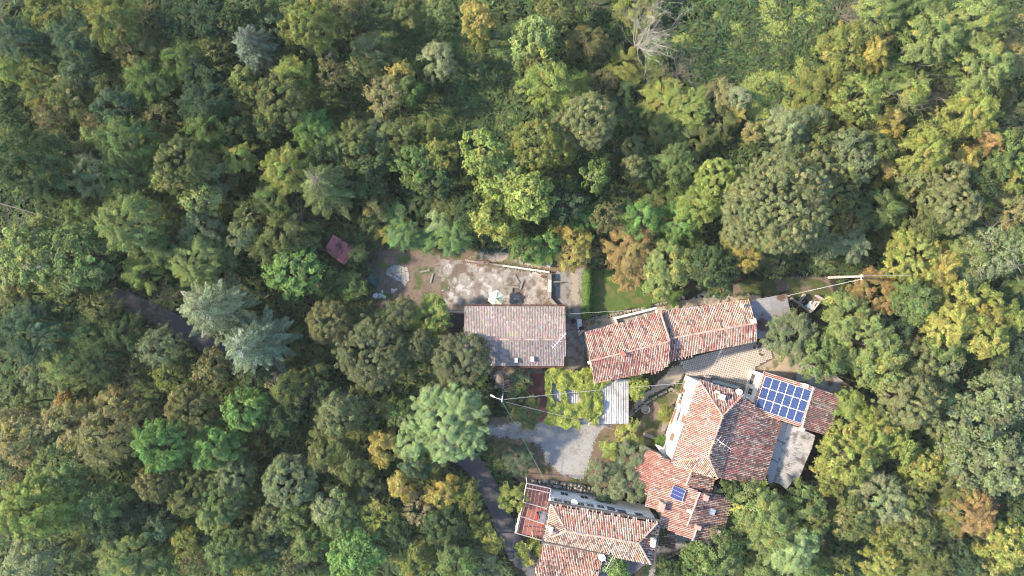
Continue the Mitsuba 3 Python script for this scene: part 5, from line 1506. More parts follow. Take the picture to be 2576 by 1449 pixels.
# (x, y, radius, colour, style, label); some light or dark entries stand in for lit sides, shaded sides or dark gaps;   positions on the 2576 wide survey picture
S = {'b': 'broad', 'f': 'fern', 'o': 'oak', 'L': 'large', 'n': 'fine', 's': 'sparse', 'd': 'drape'}
FOREST = '''
110 18 46 yolive b|175 14 42 yolive f|185 104 64 blue f The big blue-green tree lit on its left side, near the top left corner
170 68 32 mint f|277 45 64 yolive f|373 43 38 brownolive s|450 45 48 deep f|522 40 52 deep b|590 45 42 dark b|35 100 48 blue f|88 118 42 blue b|335 122 56 brownolive b
80 168 40 yolive s|12 186 38 lime f|200 192 44 blue b|455 150 50 green f|540 126 42 olive s|502 196 48 deep f|372 205 58 green f|335 188 30 light f|265 216 32 olive b|287 266 50 blue b
176 240 54 olive b|92 232 38 yolive b|22 240 42 dark b|515 258 60 deep f|612 205 40 light b|560 186 32 olive s|632 250 38 olive b|118 292 40 brown s|232 302 36 brown s|26 292 42 dark b
395 292 38 brownolive s|520 322 52 green f|592 326 38 dark b|545 356 30 green f|60 400 88 dark f|118 428 70 dark f|30 352 42 olive f|302 352 62 mid f|236 346 34 light f|412 358 36 yolive f|710 425 60 ygreen f The yellow-green dome tree right of the tangled one, above the bright shed tree
200 388 36 olive f|215 438 50 pale f|300 446 58 mid f|450 408 66 olive o|415 452 44 light b|492 438 40 olive b|603 395 44 ygreen f The round yellow-green tree with a dark tangle under its crown, left of the yellow dome
540 448 46 grey b|500 505 48 light L|777 52 74 yolive b The large yellowish olive tree at the top edge, right of the steel blue conifer
745 102 34 olive b|810 132 38 grey b|832 186 42 brownolive s|735 186 46 lime f|660 30 40 dark b|678 72 46 blue b|930 130 50 oak b|905 168 38 olive s|962 242 54 tan s The pale brownish tree right above the dark gap, below the khaki tree
1007 186 34 golden s|1030 226 34 green d|1097 20 40 light s|1207 46 48 golden b The tree with golden and green leaves hanging at the top edge middle
1206 92 26 yolive b|877 20 46 brownolive b|925 42 42 dark f|1025 25 38 olive b|704 244 64 olive o|755 232 34 yolive L|675 312 46 dark b|787 325 54 bright f The bright green feathery tree above right of the yellow dome tree
955 335 44 grey n|1015 332 40 olive b|1075 328 38 yolive b|897 356 46 olive b|850 362 38 mid f|812 396 46 dark b|930 402 56 dark L|880 424 36 olive b|1046 415 58 green L|1110 386 42 yolive b
1095 456 46 dark L|925 462 46 dark b|1350 95 62 light L The tall light green tree left of the brown tree near the top
1348 152 46 olive L|1380 215 60 lime f|1458 208 26 lime@4 f|1475 106 54 brownolive@6 f The brownish olive tree between the light green tree and the white dead tree
1405 18 46 olive b|1610 8 60 yolive@4 b|1575 168 44 yolive@4 f|1650 132 36 green@3 f|1645 202 42 olive@3 f|1485 300 78 oak o The big dull khaki tree above the centre of the photo
1432 318 46 oak o|1350 358 66 yolive o|1412 378 40 ygreen o|1590 374 30 oak o|1596 420 32 oak o|1500 438 44 green L The glossy deep green broad-leaved tree below the khaki tree
1420 472 34 mid b|1218 385 64 lime L The light lime tree with bare reddish twigs on its left edge
1285 430 54 light L|1240 470 44 lime L|1325 482 62 lime L|1672 266 58 ygreen@4.5 f|1722 276 54 lime@4.5 f|1805 252 42 tan@3 f|1802 306 48 olive@3 b|1850 286 26 golden@2.5 f|1738 352 52 olive@4 f
1698 412 50 mid f|1808 446 56 lime o The rounded yellow-lime tree just left of the huge khaki oak
1760 520 52 lime f|1895 332 26 tan b|1640 420 40 dark f|2130 112 56 yolive b|2205 132 42 golden f The small golden tree near the top right
2215 28 56 light f|2320 14 52 mid f|2350 84 70 light f The broad light green tree right of the golden one, top right
2480 42 62 light f|2556 64 44 tan s|2480 158 62 light f|2546 150 44 tan f|2250 188 42 green f|2165 246 58 lime s|2042 226 56 yolive@5 b|2300 222 42 lime f|2456 282 60 ygreen f|2360 332 52 ygreen s
2245 308 32 golden b|2490 362 38 rust f The small rusty orange tree near the right edge, upper part
2552 366 48 mid b|2048 300 40 grey n|1985 322 50 pale n|1998 284 22 ygreen f|2000 364 44 grey n|2066 356 40 olive b|2140 368 50 grey b|2216 372 42 olive b|2336 386 54 ygreen f|2432 410 40 golden f
2505 410 42 mid f|2160 420 48 grey b|2216 428 34 golden b|2320 446 52 oak b|2392 450 52 oak o|2558 444 44 ygreen f|2466 462 44 dark b|1962 512 142 oak o The huge dull khaki oak at right, the largest crown in the photo
2052 440 58 oak o|2112 480 56 olive o|1870 585 50 oak o|317 560 74 light f|400 566 46 yolive f|200 532 42 mid f|505 572 50 grey b|606 596 42 grey n|626 536 38 olive s|210 706 34 mid f|30 690 60 light L|150 700 46 light L|640 944 44 dark b|720 980 44 olive b|820 1002 40 dark b|905 1008 38 olive b|1005 1048 34 mid b|935 1062 30 dark b|240 720 28 green f|72 640 84 light L The sprawling light green tree at the left edge over the lane
196 638 82 mid L|112 590 46 light L|350 684 44 lime f|495 655 66 light f|548 640 50 mid f|400 630 44 mid f|335 610 36 dark b|245 776 44 olive s|66 838 74 blue f|205 852 56 mid f|304 842 48 dark f
150 922 48 light f|236 916 52 dark f|400 876 52 grey s|452 906 34 dark b|96 946 42 grey b|36 742 44 brownolive s|416 952 40 yolive s|530 930 46 brownolive b|100 790 40 dark f|180 790 34 dark b
742 682 72 bright@8 L The bright green rounded tree left of the red roofed shed
712 586 50 olive b|768 590 36 olive f|665 626 38 olive f|838 712 38 dark@4.5 b|884 716 36 green@4 b|806 672 26 dark@3.5 b|945 516 34 brownolive b|996 534 32 emerald@4.5 f The small emerald tree above left of the yard, behind its twin
1016 590 40 emerald@5 f The emerald tree with a yellow shrub on its left, above the yard
968 590 20 golden b|1070 602 30 emerald@3.5 f|1100 552 30 mint@4 f|1138 602 44 emerald@5 f The round emerald tree at the top edge of the yard
1082 792 56 lime@6.2 b The yellow-green tree between the yard and the dark khaki oaks
826 812 58 brownolive o|938 888 100 oakdark@9.5 o The largest dark khaki oak, in the middle left of the grey roofed house
1010 782 38 oakdark n|1160 908 84 oakdark@8.2 o The dark khaki oak that overhangs the lower left corner of the grey house
1054 868 40 oakdark o|798 948 38 dark b|755 962 36 yolive b|682 502 44 mid f|1180 522 40 dark f|1228 548 46 ygreen L|1330 496 58 lime L|1270 572 40 ygreen L|1300 530 36 light L
1438 620 58 golden@5.5 b The golden yellow tree at the upper left corner of the lawn
1577 622 66 orange@6 f The large orange brown tree above the lawn
1582 692 36 orange@4 f|1682 656 62 light@6.5 b The light green tree with bare twigs above the lawn, right of the orange tree
1658 706 46 light@5 b|1790 672 58 dark b|1868 642 42 golden n|1528 542 42 brownolive s|1618 548 48 bright f|1704 562 46 bright f|1320 626 36 green b|1372 612 32 bright b|1430 516 42 deep L|1502 622 20 brown s|1812 704 46 dark L
2216 526 46 mid f|2140 560 44 brownolive s|2146 614 44 pale f|2066 612 46 grey s|2402 518 70 oak o|2332 552 46 olive f|2452 505 42 ygreen f|2548 532 44 tan f|2300 646 66 ygreen b|2366 662 48 golden f
2372 694 34 golden b|2195 738 66 orange@4.5 o The round orange brown tree under the utility pole cable
2305 756 56 mid b|2426 696 46 grey f|2442 640 46 light f|2502 630 70 pale s|2562 616 46 mid b|2415 756 46 yellow b|2482 762 42 ygreen b|2398 816 60 yellow f The bright yellow tree in the right woods with feathery branches
2482 852 62 ygreen b|2476 800 42 golden b|2552 796 36 lime f The lime green spray of branches at the right edge
1990 842 60 grey@6 b|2130 792 62 light@6.5 b The light green tree right above the grey corrugated roof and trailer
2165 866 82 light@8.5 b|2214 926 62 light b|2076 904 48 mid b|2316 906 52 oak n|2386 872 46 mid b|2550 886 42 deep b|2382 926 42 grey b|2265 832 34 deep f
48 1098 72 tan b|170 1078 70 tan b The tan brown tree near the left edge, left of the brownish slope trees
250 1106 70 tan s|205 1052 36 tan b|66 1016 32 olive b|160 1004 26 rust b The tiny rust coloured tree above the tan trees at left
290 1016 44 tan b|478 1034 74 brownolive o The rounded brownish olive tree left of the vivid green one
350 1048 46 brownolive b|612 1032 56 bright L The vivid bright green tree in the lower left woods
402 1120 76 bright b The wide bright green tree below the brownish olive dome at lower left
540 1126 62 bright b|136 1186 76 light b|70 1286 84 lime b The big lime tree at the left edge, lower part
142 1266 76 lime f|252 1272 60 mid b|386 1216 54 brownolive o|480 1236 66 olive o|552 1252 66 mid o|535 1302 46 light o|586 1200 50 grey o|393 1322 42 blue b|266 1326 50 deep b|336 1300 42 deep b
200 1392 42 olive b|316 1406 62 light f|66 1422 64 pale b|416 1426 52 mid b|476 1376 46 yolive b|484 1414 40 brownolive s|566 1392 52 mid b|628 1360 42 olive b|30 1226 32 brown s
1135 1068 102 mint@10.5 n The very large mint green tree below the dark khaki oaks
1040 1108 48 mint@9 n|850 1046 60 oak b The khaki tree below the largest dark oak, near the white tank
964 1124 46 golden b The golden tree left of the large mint tree
972 1028 32 ygreen b|712 1040 56 dark b|828 1138 56 olive b|882 1172 46 olive b|728 1214 70 grey o|674 1314 38 oak b|690 1368 42 blue b|732 1402 42 brownolive s|892 1402 70 bright L The bright green tree at the bottom edge, left of the lane
820 1280 46 pale b|850 1302 54 mid b|946 1296 46 ygreen s|1010 1226 34 golden b|1118 1238 44 golden b The golden tree below the large mint tree
1050 1286 40 pink s|1045 1172 38 blue b|1176 1252 35 yolive b|1208 1322 30 ygreen b|1240 1368 26 yellow b The small yellow tree at the left side of the lane, near the bottom
1116 1322 54 dark b|1046 1402 46 yolive b|1146 1426 48 mid b|1212 1430 40 grey b|998 1344 46 dark b|1294 1256 40 ygreen@5.5 b The yellow-green tree between the lane and the red terrace
774 1374 42 mid b|660 1440 40 mid b|740 1300 50 mid b|620 1450 42 yolive s
1320 1028 50 olive@4.6 b The olive green tree between the lamp post and the vine covered carport
1311 948 26 grey@3 b|1278 1000 22 deep@2.5 n|1305 1150 44 oliveblue@3.2 n The dusky blue-green olive tree left of the gravel yard
1332 1388 37 ygreen@5 b The yellow-green tree hiding the corner of the bottom outbuilding
1506 1186 28 oliveleaf@3 n|1577 1222 48 oliveleaf@4.5 n The biggest silvery olive tree, left of the rosy tiled house
1596 1142 34 oliveleaf@3.8 n|1526 1238 32 oliveleaf@3 n|1545 1175 22 oliveblue n|1762 1414 46 green L|1812 1390 54 mid b|1690 1432 28 dark b|1555 1440 36 bright b
1908 1284 66 light f The light green tree just right of the cluster house with chimneys
1850 1232 38 dark b|1908 1214 24 lime L The fig-like bush at the lower corner of the big dark tiled slope
1880 1330 44 mid b|2300 1012 70 oak o|2186 1084 66 ygreen f The bright yellow-green tree right of the panels house
2138 1032 46 lime f|2140 1152 70 ygreen b|2084 1200 44 yolive b|2316 1186 58 ygreen b|2446 1056 78 grey L|2524 1002 66 grey L|2522 1172 78 grey L|2440 1160 64 grey L|2216 1262 72 pale f The pale tree below the yellow-green pair, with bare branches at its right
2150 1298 58 olive b|2452 1296 62 rust f The large rusty orange tree in the lower right woods
2382 1304 52 yolive f|2298 1344 58 olive b|2528 1382 62 ygreen b|2036 1270 46 mid b|1992 1380 70 mint f|1950 1344 56 light f|2216 1414 50 ygreen b|2110 1432 38 yolive s|2346 1426 54 olive f|2434 1414 46 deep b|2490 1430 50 olive b
2400 1130 50 mid L|2370 1070 46 oak o|2560 1290 40 dark b|2260 1120 44 lime b|2050 1310 44 olive b|2400 1220 54 olive f|2290 1250 44 olive b|2230 1340 46 yolive b|1925 1440 44 mid b|2040 1440 46 green b
2400 200 38 dark@4.2 d|2555 250 44 olive@4.2 f|2560 700 44 mid@4.2 f|2540 930 50 grey@4.2 L|2350 1000 44 mid@4.2 b|560 1330 34 mid@4.2 s|640 1180 40 dark@4.2 b|650 1240 42 olive@4.2 b|930 1240 44 grey@4.2 b|1090 1170 34 olive@4.2 b|870 1230 40 olive@4.2 b|1080 1350 36 olive@4.2 s
330 380 50 mid@4.2 f|360 420 44 olive@4.2 f|140 480 44 dark@4.2 f|420 510 44 olive@4.2 f|460 610 44 dark@4.2 b|580 490 46 olive@4.2 f|700 530 38 dark@4.2 f|620 650 44 dark@4.2 f|860 500 40 dark@4.2 b|900 640 22 dark@4.2 b|930 560 28 dark@4.2 s|1060 500 44 dark@4.2 f|1120 500 40 olive@4.2 f
1370 560 44 dark@4.2 f|1470 560 44 bright@4.2 f|1560 520 44 dark@4.2 f|1640 480 44 olive@4.2 f|1730 600 44 green@4.2 f|1660 340 44 olive@4.2 f|1590 300 40 dark@4.2 f|1540 400 36 dark@4.2 b|1700 470 46 green@4.2 f|1900 640 40 brown@4.2 s|1950 655 40 olive@4.2 s|2080 560 40 dark@4.2 f
1560 240 34 dark@4.2 f|1520 210 36 brown@4.2 s|2400 590 46 mid@4.2 f|2240 600 46 olive@4.2 f|2260 480 46 mid@4.2 f|2380 480 40 olive@4.2 b|2100 410 46 grey@4.2 b|2280 420 44 yolive@4.2 f|2420 360 46 olive@4.2 s|2100 300 46 yolive@4.2 f|2200 340 40 olive@4.2 s
'''
for row in FOREST.strip().split('\n'):
    items = row.split('|')
    for it in items:
        w = it.split(' ')
        key, _, hh_ = w[3].partition('@')
        plant(float(w[0]), float(w[1]), float(w[2]), key, S[w[4]], h=float(hh_) if hh_ else None, label=' '.join(w[5:]).replace('The ', '', 1) or None)

# shrubs and clipped bushes in the garden
plant(1675, 1038, 23, 'yolive', 'fine', 1.9, 'large clipped oval bush in front of the white farmhouse', 'shrub', (0.86, 1.14), 0)
plant(1658.6, 1109, 15, 'hedge', 'fine', 1.3, 'small round clipped bush by the farmhouse wall', 'shrub')
plant(1598, 968, 32, 'vine', 'large', 3.0, 'yellow-green leafy bush at the right end of the carport', 'shrub')
plant(1580, 1086, 36, 'ygreen', 'large', 2.8, 'yellow-green bush just below the carport corner', 'shrub')
plant(1531, 1133, 24, 'lime', 'broad', 2.4, 'lime green bush at the edge of the gravel yard', 'shrub')
plant(1712, 976, 14, 'brownolive', 'sparse', 1.3, 'straggly bush at the top corner of the white farmhouse', 'shrub')
plant(1724, 962, 9, 'olive', 'sparse', 1.0, 'tiny bush beside the farmhouse cable bracket', 'shrub')
plant(1730, 1402, 20, 'mid', 'fine', 1.0, 'spiky leaved garden plant near the concrete path', 'shrub')
plant(1865, 762, 9, 'olive', 'broad', 0.8, 'little bush behind the right barn eave', 'shrub')
plant(1628, 774, 9, 'hedge', 'broad', 0.8, 'small weed tuft on the lawn edging', 'shrub')
plant(1694, 760, 12, 'hedge', 'broad', 1.0, 'low green bush on the sandy path behind the barns', 'shrub')
plant(1345, 640, 26, 'bright', 'broad', 1.6, 'fresh green bush along the dry strip above the yard wall', 'shrub')
plant(1375, 640, 22, 'hedge', 'broad', 1.5, 'hedge green bush beside the water barrel', 'shrub')
plant(1668, 1428, 24, 'dark', 'broad', 1.4, None, 'shrub')
plant(1712, 1425, 24, 'mid', 'broad', 1.2, None, 'shrub')


def leaf_thing(name, label, cat, pos, out, L, W, key, seed, up=0.6, part='foliage', odd=0.12):
    r = np.random.default_rng(seed)
    n = len(pos)
    t = thing(name, label, cat)
    cl = leaf_colours(max(1, n // 12 + 1), 12, key, r, odd)[:n]
    v, f, c = leaves(pos, out, L, W, cl, r, up)
    put(t, part, mikit.ply((v, f), 'leaf', color=c))
    return t


# hedge
r = np.random.default_rng(77)
n = 14000
s = r.random(n)
hx = P(1478, 678)[:2] * (1 - s)[:, None] + P(1474, 800)[:2] * s[:, None]
a = r.uniform(0, np.pi, n)
wd = 0.52 + 0.55 * (meshkit.fbm(np.c_[s * 20, s * 0, s * 0], 3, 5) - 0.5)
pos = np.c_[hx[:, 0] + np.cos(a) * wd * r.uniform(0.75, 1.05, n), hx[:, 1] + r.normal(0, 0.05, n), 0.35 + np.abs(np.sin(a)) * (0.95 + 0.6 * meshkit.fbm(np.c_[s * 22, s * 0 + 3, s * 0], 3, 6)) * r.uniform(0.7, 1.08, n)]
low = r.random(n) < 0.35
pos[low, 2] *= r.random(low.sum())
hd = leaf_thing('hedge', 'long clipped green hedge between lane and lawn', 'hedge', pos, np.c_[np.cos(a), 0 * a, np.sin(a)], 0.22, 0.14, 'hedge', 78)
put(hd, 'stems', surf(cat_meshes([tube([(*q, 0), (*(q + [0.02, 0.05]), 1.2)], 0.03, 4) for q in hx[::1000]]), 'bark'))

# vine over the carport: large leaves over most of its left half, with open gaps
r = np.random.default_rng(88)
pool = r.uniform([1364, 926], [1546, 1078], (60000, 2))
jig = 16 * np.c_[meshkit.fbm(np.c_[pool * 0.12, pool[:, :1] * 0], 3, 21) - 0.5, meshkit.fbm(np.c_[pool * 0.12, pool[:, :1] * 0 + 9], 3, 22) - 0.5]
inside = contains_xy(Polygon([(1372, 940), (1392, 928), (1420, 926), (1440, 938), (1470, 928), (1500, 926), (1512, 944), (1538, 960), (1516, 972), (1512, 1000), (1516, 1030), (1504, 1050), (1496, 1068), (1470, 1058), (1458, 1076), (1436, 1066), (1420, 1076), (1398, 1066), (1370, 1064), (1378, 1030), (1376, 990)]), pool[:, 0] + jig[:, 0], pool[:, 1] + jig[:, 1])
holes = [h_.buffer(2) for h_ in (Polygon([(1389, 962), (1398, 964), (1398, 980), (1412, 986), (1412, 1012), (1396, 1008), (1389, 1000)]), Polygon([(1424, 980), (1440, 978), (1456, 988), (1462, 1006), (1448, 1016), (1430, 1014)]), Polygon([(1464, 952), (1468, 952), (1470, 968), (1466, 968)]), Polygon([(1452, 1050), (1472, 1048), (1476, 1066), (1458, 1068)]), Polygon([(1484, 1052), (1492, 1046), (1490, 1064), (1484, 1066)]))]
for hpoly in holes:
    inside &= ~contains_xy(hpoly, pool[:, 0] + 0.6 * jig[:, 0], pool[:, 1] + 0.6 * jig[:, 1])
pool = pool[inside]
hh = meshkit.fbm(np.c_[pool * 0.055, pool[:, :1] * 0], 3, 9)
pool, hh = pool[hh > 0.30], hh[hh > 0.30]
zz = 2.78 + np.clip(hh - 0.3, 0, 1) * 1.5 + r.uniform(-0.12, 0.05, len(pool))
k = ((H - 2.9) / F)
pos = np.c_[(pool[:, 0] - 1288) * k, (724.5 - pool[:, 1]) * k, zz]
e = 0.2
gx1 = meshkit.fbm(np.c_[(pool + [4, 0]) * 0.055, pool[:, :1] * 0], 3, 9) - hh
gy1 = meshkit.fbm(np.c_[(pool - [0, 4]) * 0.055, pool[:, :1] * 0], 3, 9) - hh
out = np.c_[-gx1 * 7, -gy1 * 7, np.ones(len(pool))]
keep = r.random(len(pool)) < 0.60
vn = leaf_thing('vine', 'dense yellow-green broad leaved vine over the left half of the carport', 'vine', pos[keep], out[keep], 0.34, 0.30, 'vine', 89, 0.6, odd=0.25)
put(vn, 'stem', surf(cat_meshes([tube([P(1380, 1000), P(1386, 998, 2.5), P(1440, 990, 2.9), P(1500, 985, 2.9)], 0.05, 5), tube([P(1430, 1072), P(1432, 1066, 2.6), P(1450, 1030, 2.9)], 0.04, 5)]), 'bark'))

# conifers ----------------------------------------------------------------


def conifer(px, py, h, R, key, label, droop, whorls, per, seed, fan=0.30, dead_top=0.0, lean=(0, 0), needles=90, name='conifer', rise=0.10, low=0.30):
    """tip seen at (px, py): whorls of branches along a straight trunk, each branch a fan of needled twigs"""
    r = np.random.default_rng(seed)
    p = P(px, py, h); p[2] = 0
    t = thing(name, label, 'conifer')
    put(t, 'trunk', surf(tube([p - [0, 0, 0.2], p + [0, 0, h * 0.98]], 0.05 + 0.022 * h, 8, 0.03), 'bark' if not dead_top else 'grey_twig'))
    wood, pos, out, cl = [], [], [], []
    base = np.array(LEAF[key])
    for w in range(whorls):
        f = (w + 0.6) / whorls
        z = h * (1 - f) * (0.97 - low) + h * low
        L = R * min(1.0, (0.14 + 0.92 * f ** 0.75)) * r.uniform(0.85, 1.1)
        for b in range(per):
            a = (b + 0.5 * (w % 2)) / per * 6.28 + r.uniform(-0.25, 0.25)
            Lb = L * r.uniform(0.78, 1.12)
            d = np.array([math.cos(a), math.sin(a), 0.0])
            sd = np.array([-d[1], d[0], 0])
            s = np.linspace(0, 1, 6)[:, None]
            curve = p + [0, 0, z] + d * s * Lb + np.array([0, 0, 1.0]) * (rise * Lb * s - droop * Lb * s ** 2)
            wood.append(tube(curve, 0.05 * (0.4 + f), 4, 0.012))
            if f < dead_top:
                continue
            m = int(needles * (0.35 + 0.65 * f) * Lb / R * 1.3)
            q = np.sqrt(r.uniform(0.05, 1.0, m))
            side = r.uniform(-1, 1, m)
            wdt = fan * Lb * np.sin(np.clip(q * 1.05, 0, 1) * np.pi) ** 0.7 * 0.9 + 0.06
            pp = p + [0, 0, z] + d * (q * Lb)[:, None] + sd * (side * wdt)[:, None] + np.array([0, 0, 1.0]) * (rise * Lb * q - droop * Lb * q ** 2 - 0.35 * np.abs(side) * wdt + r.normal(0, 0.07, m))[:, None]
            pos.append(pp); out.append(np.tile(d * 0.5 + [0, 0, 0.5], (m, 1)))
            cl.append(base * np.exp(0.24 * r.standard_normal()) * np.exp(0.16 * r.standard_normal((m, 1))))
    put(t, 'branches', surf(cat_meshes(wood), 'bark' if not dead_top else 'grey_twig'), kind='stuff')
    pos, out, cl = np.vstack(pos), np.vstack(out), np.clip(np.vstack(cl), 0.01, 0.6)
    v, f, c = leaves(pos, out, 0.30, 0.11, cl, r, 0.5, 0.5)
    put(t, 'needles', mikit.ply((v, f), 'leaf', color=c))
    trees.append((t, px, py, R * 18, key, label, 'conifer'))


conifer(478, 779, 14.0, 5.2, 'silver', 'silver-green cedar overhanging the lane, upper of the pair', 0.12, 14, 9, 301, 0.15, needles=260)
conifer(588, 880, 14.0, 5.0, 'bluesilver', 'blue silver cedar, lower of the pair beside the lane', 0.14, 14, 9, 302, 0.15, needles=260)
conifer(602, 80, 12.0, 3.5, 'steel', 'steel blue conifer in the upper left woods', 0.18, 13, 8, 303, 0.17, needles=200)
conifer(782, 446, 13.0, 4.5, 'spruce', 'bare topped drooping spruce above the red roofed shed', 0.30, 14, 8, 304, 0.16, 0.16, needles=330)

# bare trees ----------------------------------------------------------------


def branchy(t, start, dirn, length, rad, depth, r, bend=0.35, part='branch', mat='dead_wood', ratio=0.74):
    """forking branches; every limb from the trunk is a part with its twigs"""
    out = []

    def grow(p, d, L, w, n):
        k = 4
        pts = [p]
        for i in range(k):
            d = d + bend * 0.35 * r.standard_normal(3) + [0, 0, 0.06]
            d = d / np.linalg.norm(d)
            pts.append(pts[-1] + d * L / k)
        out.append(tube(pts, w, 5 if w > 0.03 else 3, w * 0.62))
        if n:
            for j in range(2 if r.random() < 0.55 else 3):
                i = r.integers(2, k + 1)
                dd = d + 0.62 * r.standard_normal(3) * [1, 1, 0.7]
                grow(pts[i] if j else pts[-1], dd / np.linalg.norm(dd), L * ratio * r.uniform(0.75, 1.15), w * 0.58, n - 1)
    grow(np.asarray(start, float), np.asarray(dirn, float) / np.linalg.norm(dirn), length, rad, depth)
    put(t, part, surf(cat_meshes(out), mat))


def bare_tree(px, py, h, spread, label, seed, mat='dead_wood', limbs=7, depth=4, rad=0.13, cat='tree', name='bare_tree', ratio=0.74, bend=0.35):
    r = np.random.default_rng(seed)
    t = thing(name, label, cat)
    p = P(px, py, 0)
    z0 = h * 0.22
    put(t, 'trunk', surf(tube([p - [0, 0, 0.2], p + [0.05, 0.05, z0]], rad * 1.5, 8, rad * 1.2), mat))
    for i in range(limbs):
        a = i / limbs * 6.28 + r.uniform(-0.3, 0.3)
        d = np.array([math.cos(a) * spread, math.sin(a) * spread, h * 0.75 * r.uniform(0.75, 1.1)])
        branchy(t, p + [0.05, 0.05, z0 * r.uniform(0.85, 1)], d, h * 0.40, rad * r.uniform(0.6, 0.9), depth, r, mat=mat, ratio=ratio, bend=bend)
    trees.append((t, px, py, spread * 18, 'bare', label, 'bare'))


bare_tree(1592, 140, 10.0, 2.0, 'tall dead tree with bleached white branches near the top', 401, limbs=12, depth=5, rad=0.095, ratio=0.68, bend=0.26)
bare_tree(36, 78, 7.0, 3.4, 'leafless grey thicket in the top left corner', 402, 'grey_twig', 11, 4, 0.07)
bare_tree(345, 948, 6.0, 2.4, 'grey leafless tree left of the brownish olive dome', 403, 'grey_twig', 8, 3, 0.07)
bare_tree(418, 800, 5.0, 2.6, 'leafless twiggy tree beside the asphalt lane, left of the silver cedar', 404, 'grey_twig', 9, 4, 0.06)
bare_tree(440, 745, 4.0, 2.4, 'leafless grey bush above the lane near the silver cedar', 405, 'grey_twig', 8, 3, 0.05)
bare_tree(762, 545, 5.0, 2.2, 'leafless tree with orange lichen branches below left of the spruce', 406, 'dead_wood', 7, 3, 0.06)
bare_tree(2100, 58, 6.5, 2.9, 'pinkish leafless tree at the top right, left of the golden tree', 407, 'grey_twig', 12, 4, 0.05)
bare_tree(2160, 82, 5.0, 2.0, 'smaller pinkish leafless tree just left of the golden tree', 408, 'grey_twig', 9, 4, 0.04)
bare_tree(2290, 268, 6.0, 2.8, 'leafless pinkish brown tree amid the upper right woods', 409, 'grey_twig', 12, 4, 0.05)
bare_tree(1700, 188, 5.0, 2.2, 'leafless grey bush below right of the dead white tree', 410, 'grey_twig', 12, 4, 0.04)
bare_tree(1488, 24, 4.5, 1.6, 'leafless grey bush at the top edge left of the dead white tree', 411, 'grey_twig', 9, 3, 0.04)
bare_tree(2412, 640, 9.0, 3.0, 'bleached bare tree in the right woods above the yellow trees', 412, 'dead_wood', 5, 3, 0.10)
bare_tree(2502, 615, 10.0, 2.4, 'bare branched tree near the right edge among pale crowns', 413, 'dead_wood', 4, 3, 0.09)
bare_tree(2290, 1240, 9.0, 2.2, 'bare grey tree in the lower right woods, left of the rusty tree', 414, 'dead_wood', 5, 3, 0.08)
bare_tree(568, 1334, 4.5, 1.9, 'small leafless tree in the lower left woods', 415, 'grey_twig', 6, 3, 0.05)
bare_tree(2430, 335, 7.5, 2.2, 'bare grey tree left of the small rusty tree', 416, 'grey_twig', 7, 3, 0.06)
bare_tree(2225, 245, 8.0, 2.0, 'white stemmed bare tree in the upper right woods', 417, 'dead_wood', 6, 3, 0.07)
bare_tree(2180, 560, 4.0, 2.0, 'leafless grey bush right of the huge khaki oak', 418, 'grey_twig', 9, 3, 0.04)
bare_tree(1930, 650, 3.5, 1.8, 'leafless grey bush below the huge khaki oak', 419, 'grey_twig', 9, 3, 0.04)
bare_tree(2545, 842, 7.0, 2.0, 'bare branches at the right edge below the lime spray', 420, 'dead_wood', 6, 3, 0.06)
bare_tree(2440, 430, 5.0, 2.2, 'fallen looking grey bare tree right of the khaki tree pair', 421, 'dead_wood', 8, 3, 0.05)
fl = thing('fallen_tree', 'long fallen leafless tree at the left edge above the sprawling green tree', 'tree')
r = np.random.default_rng(430)
a, b = P(2, 512, 2.2), P(240, 582, 1.2)
put(fl, 'trunk', surf(tube(sag(a, b, 0.2), 0.09, 6, 0.03), 'grey_twig'))
for i in range(14):
    q = a + (b - a) * (i + 0.5) / 14
    d = (b - a) / np.linalg.norm(b - a) * 0.5 + np.array([0.2 * r.standard_normal(), r.choice([-1, 1]) * 0.7, 0.3])
    branchy(fl, q, d, 1.5 * r.uniform(0.7, 1.3), 0.035, 2, r, mat='grey_twig')
wbk = thing('broken_branch', 'small white broken branch in the vines left of the rounded lime tree', 'branch')
q = P(1694, 452, 5.0)
put(wbk, 'stem', surf(tube([q + [-0.5, -0.2, 0], q + [0, 0.1, 0.1], q + [0.4, 0.75, 0.3]], 0.07, 6, 0.04), 'plaster'))
put(wbk, 'fork', surf(tube([q + [0, -0.1, 0], q + [0.5, -0.15, 0.1], q + [0.3, -0.7, 0]], 0.07, 6, 0.04), 'plaster'))

# vine draped tree
plant(1106, 152, 50, 'pale', 'fine', 7.0, 'pale vine smothered tree rising from the dark vine meadow')
plant(1092, 205, 40, 'dark', 'drape', 4.0, 'dark vine skirt under the pale smothered tree')
plant(1862, 248, 30, 'paledome', 'fine', 3.6, 'small pale greyish dome bush in the upper right vine meadow')

# ---------------------------------------------------------------- ground cover
built = [pxpoly(p) for p in ([(935, 625), (1400, 625), (1490, 668), (2100, 690), (2100, 780), (2000, 860), (2150, 980), (2080, 1100), (2010, 1240), (1850, 1250), (1800, 1375), (1660, 1449), (1660, 1500), (1290, 1500), (1290, 1200), (1225, 1090), (1230, 925), (1120, 900), (1120, 790), (935, 770)],
                              [(815, 585), (895, 620), (870, 670), (815, 630)])] + [road_w.buffer(0.1)]
for b_ in built:
    prepare(b_)


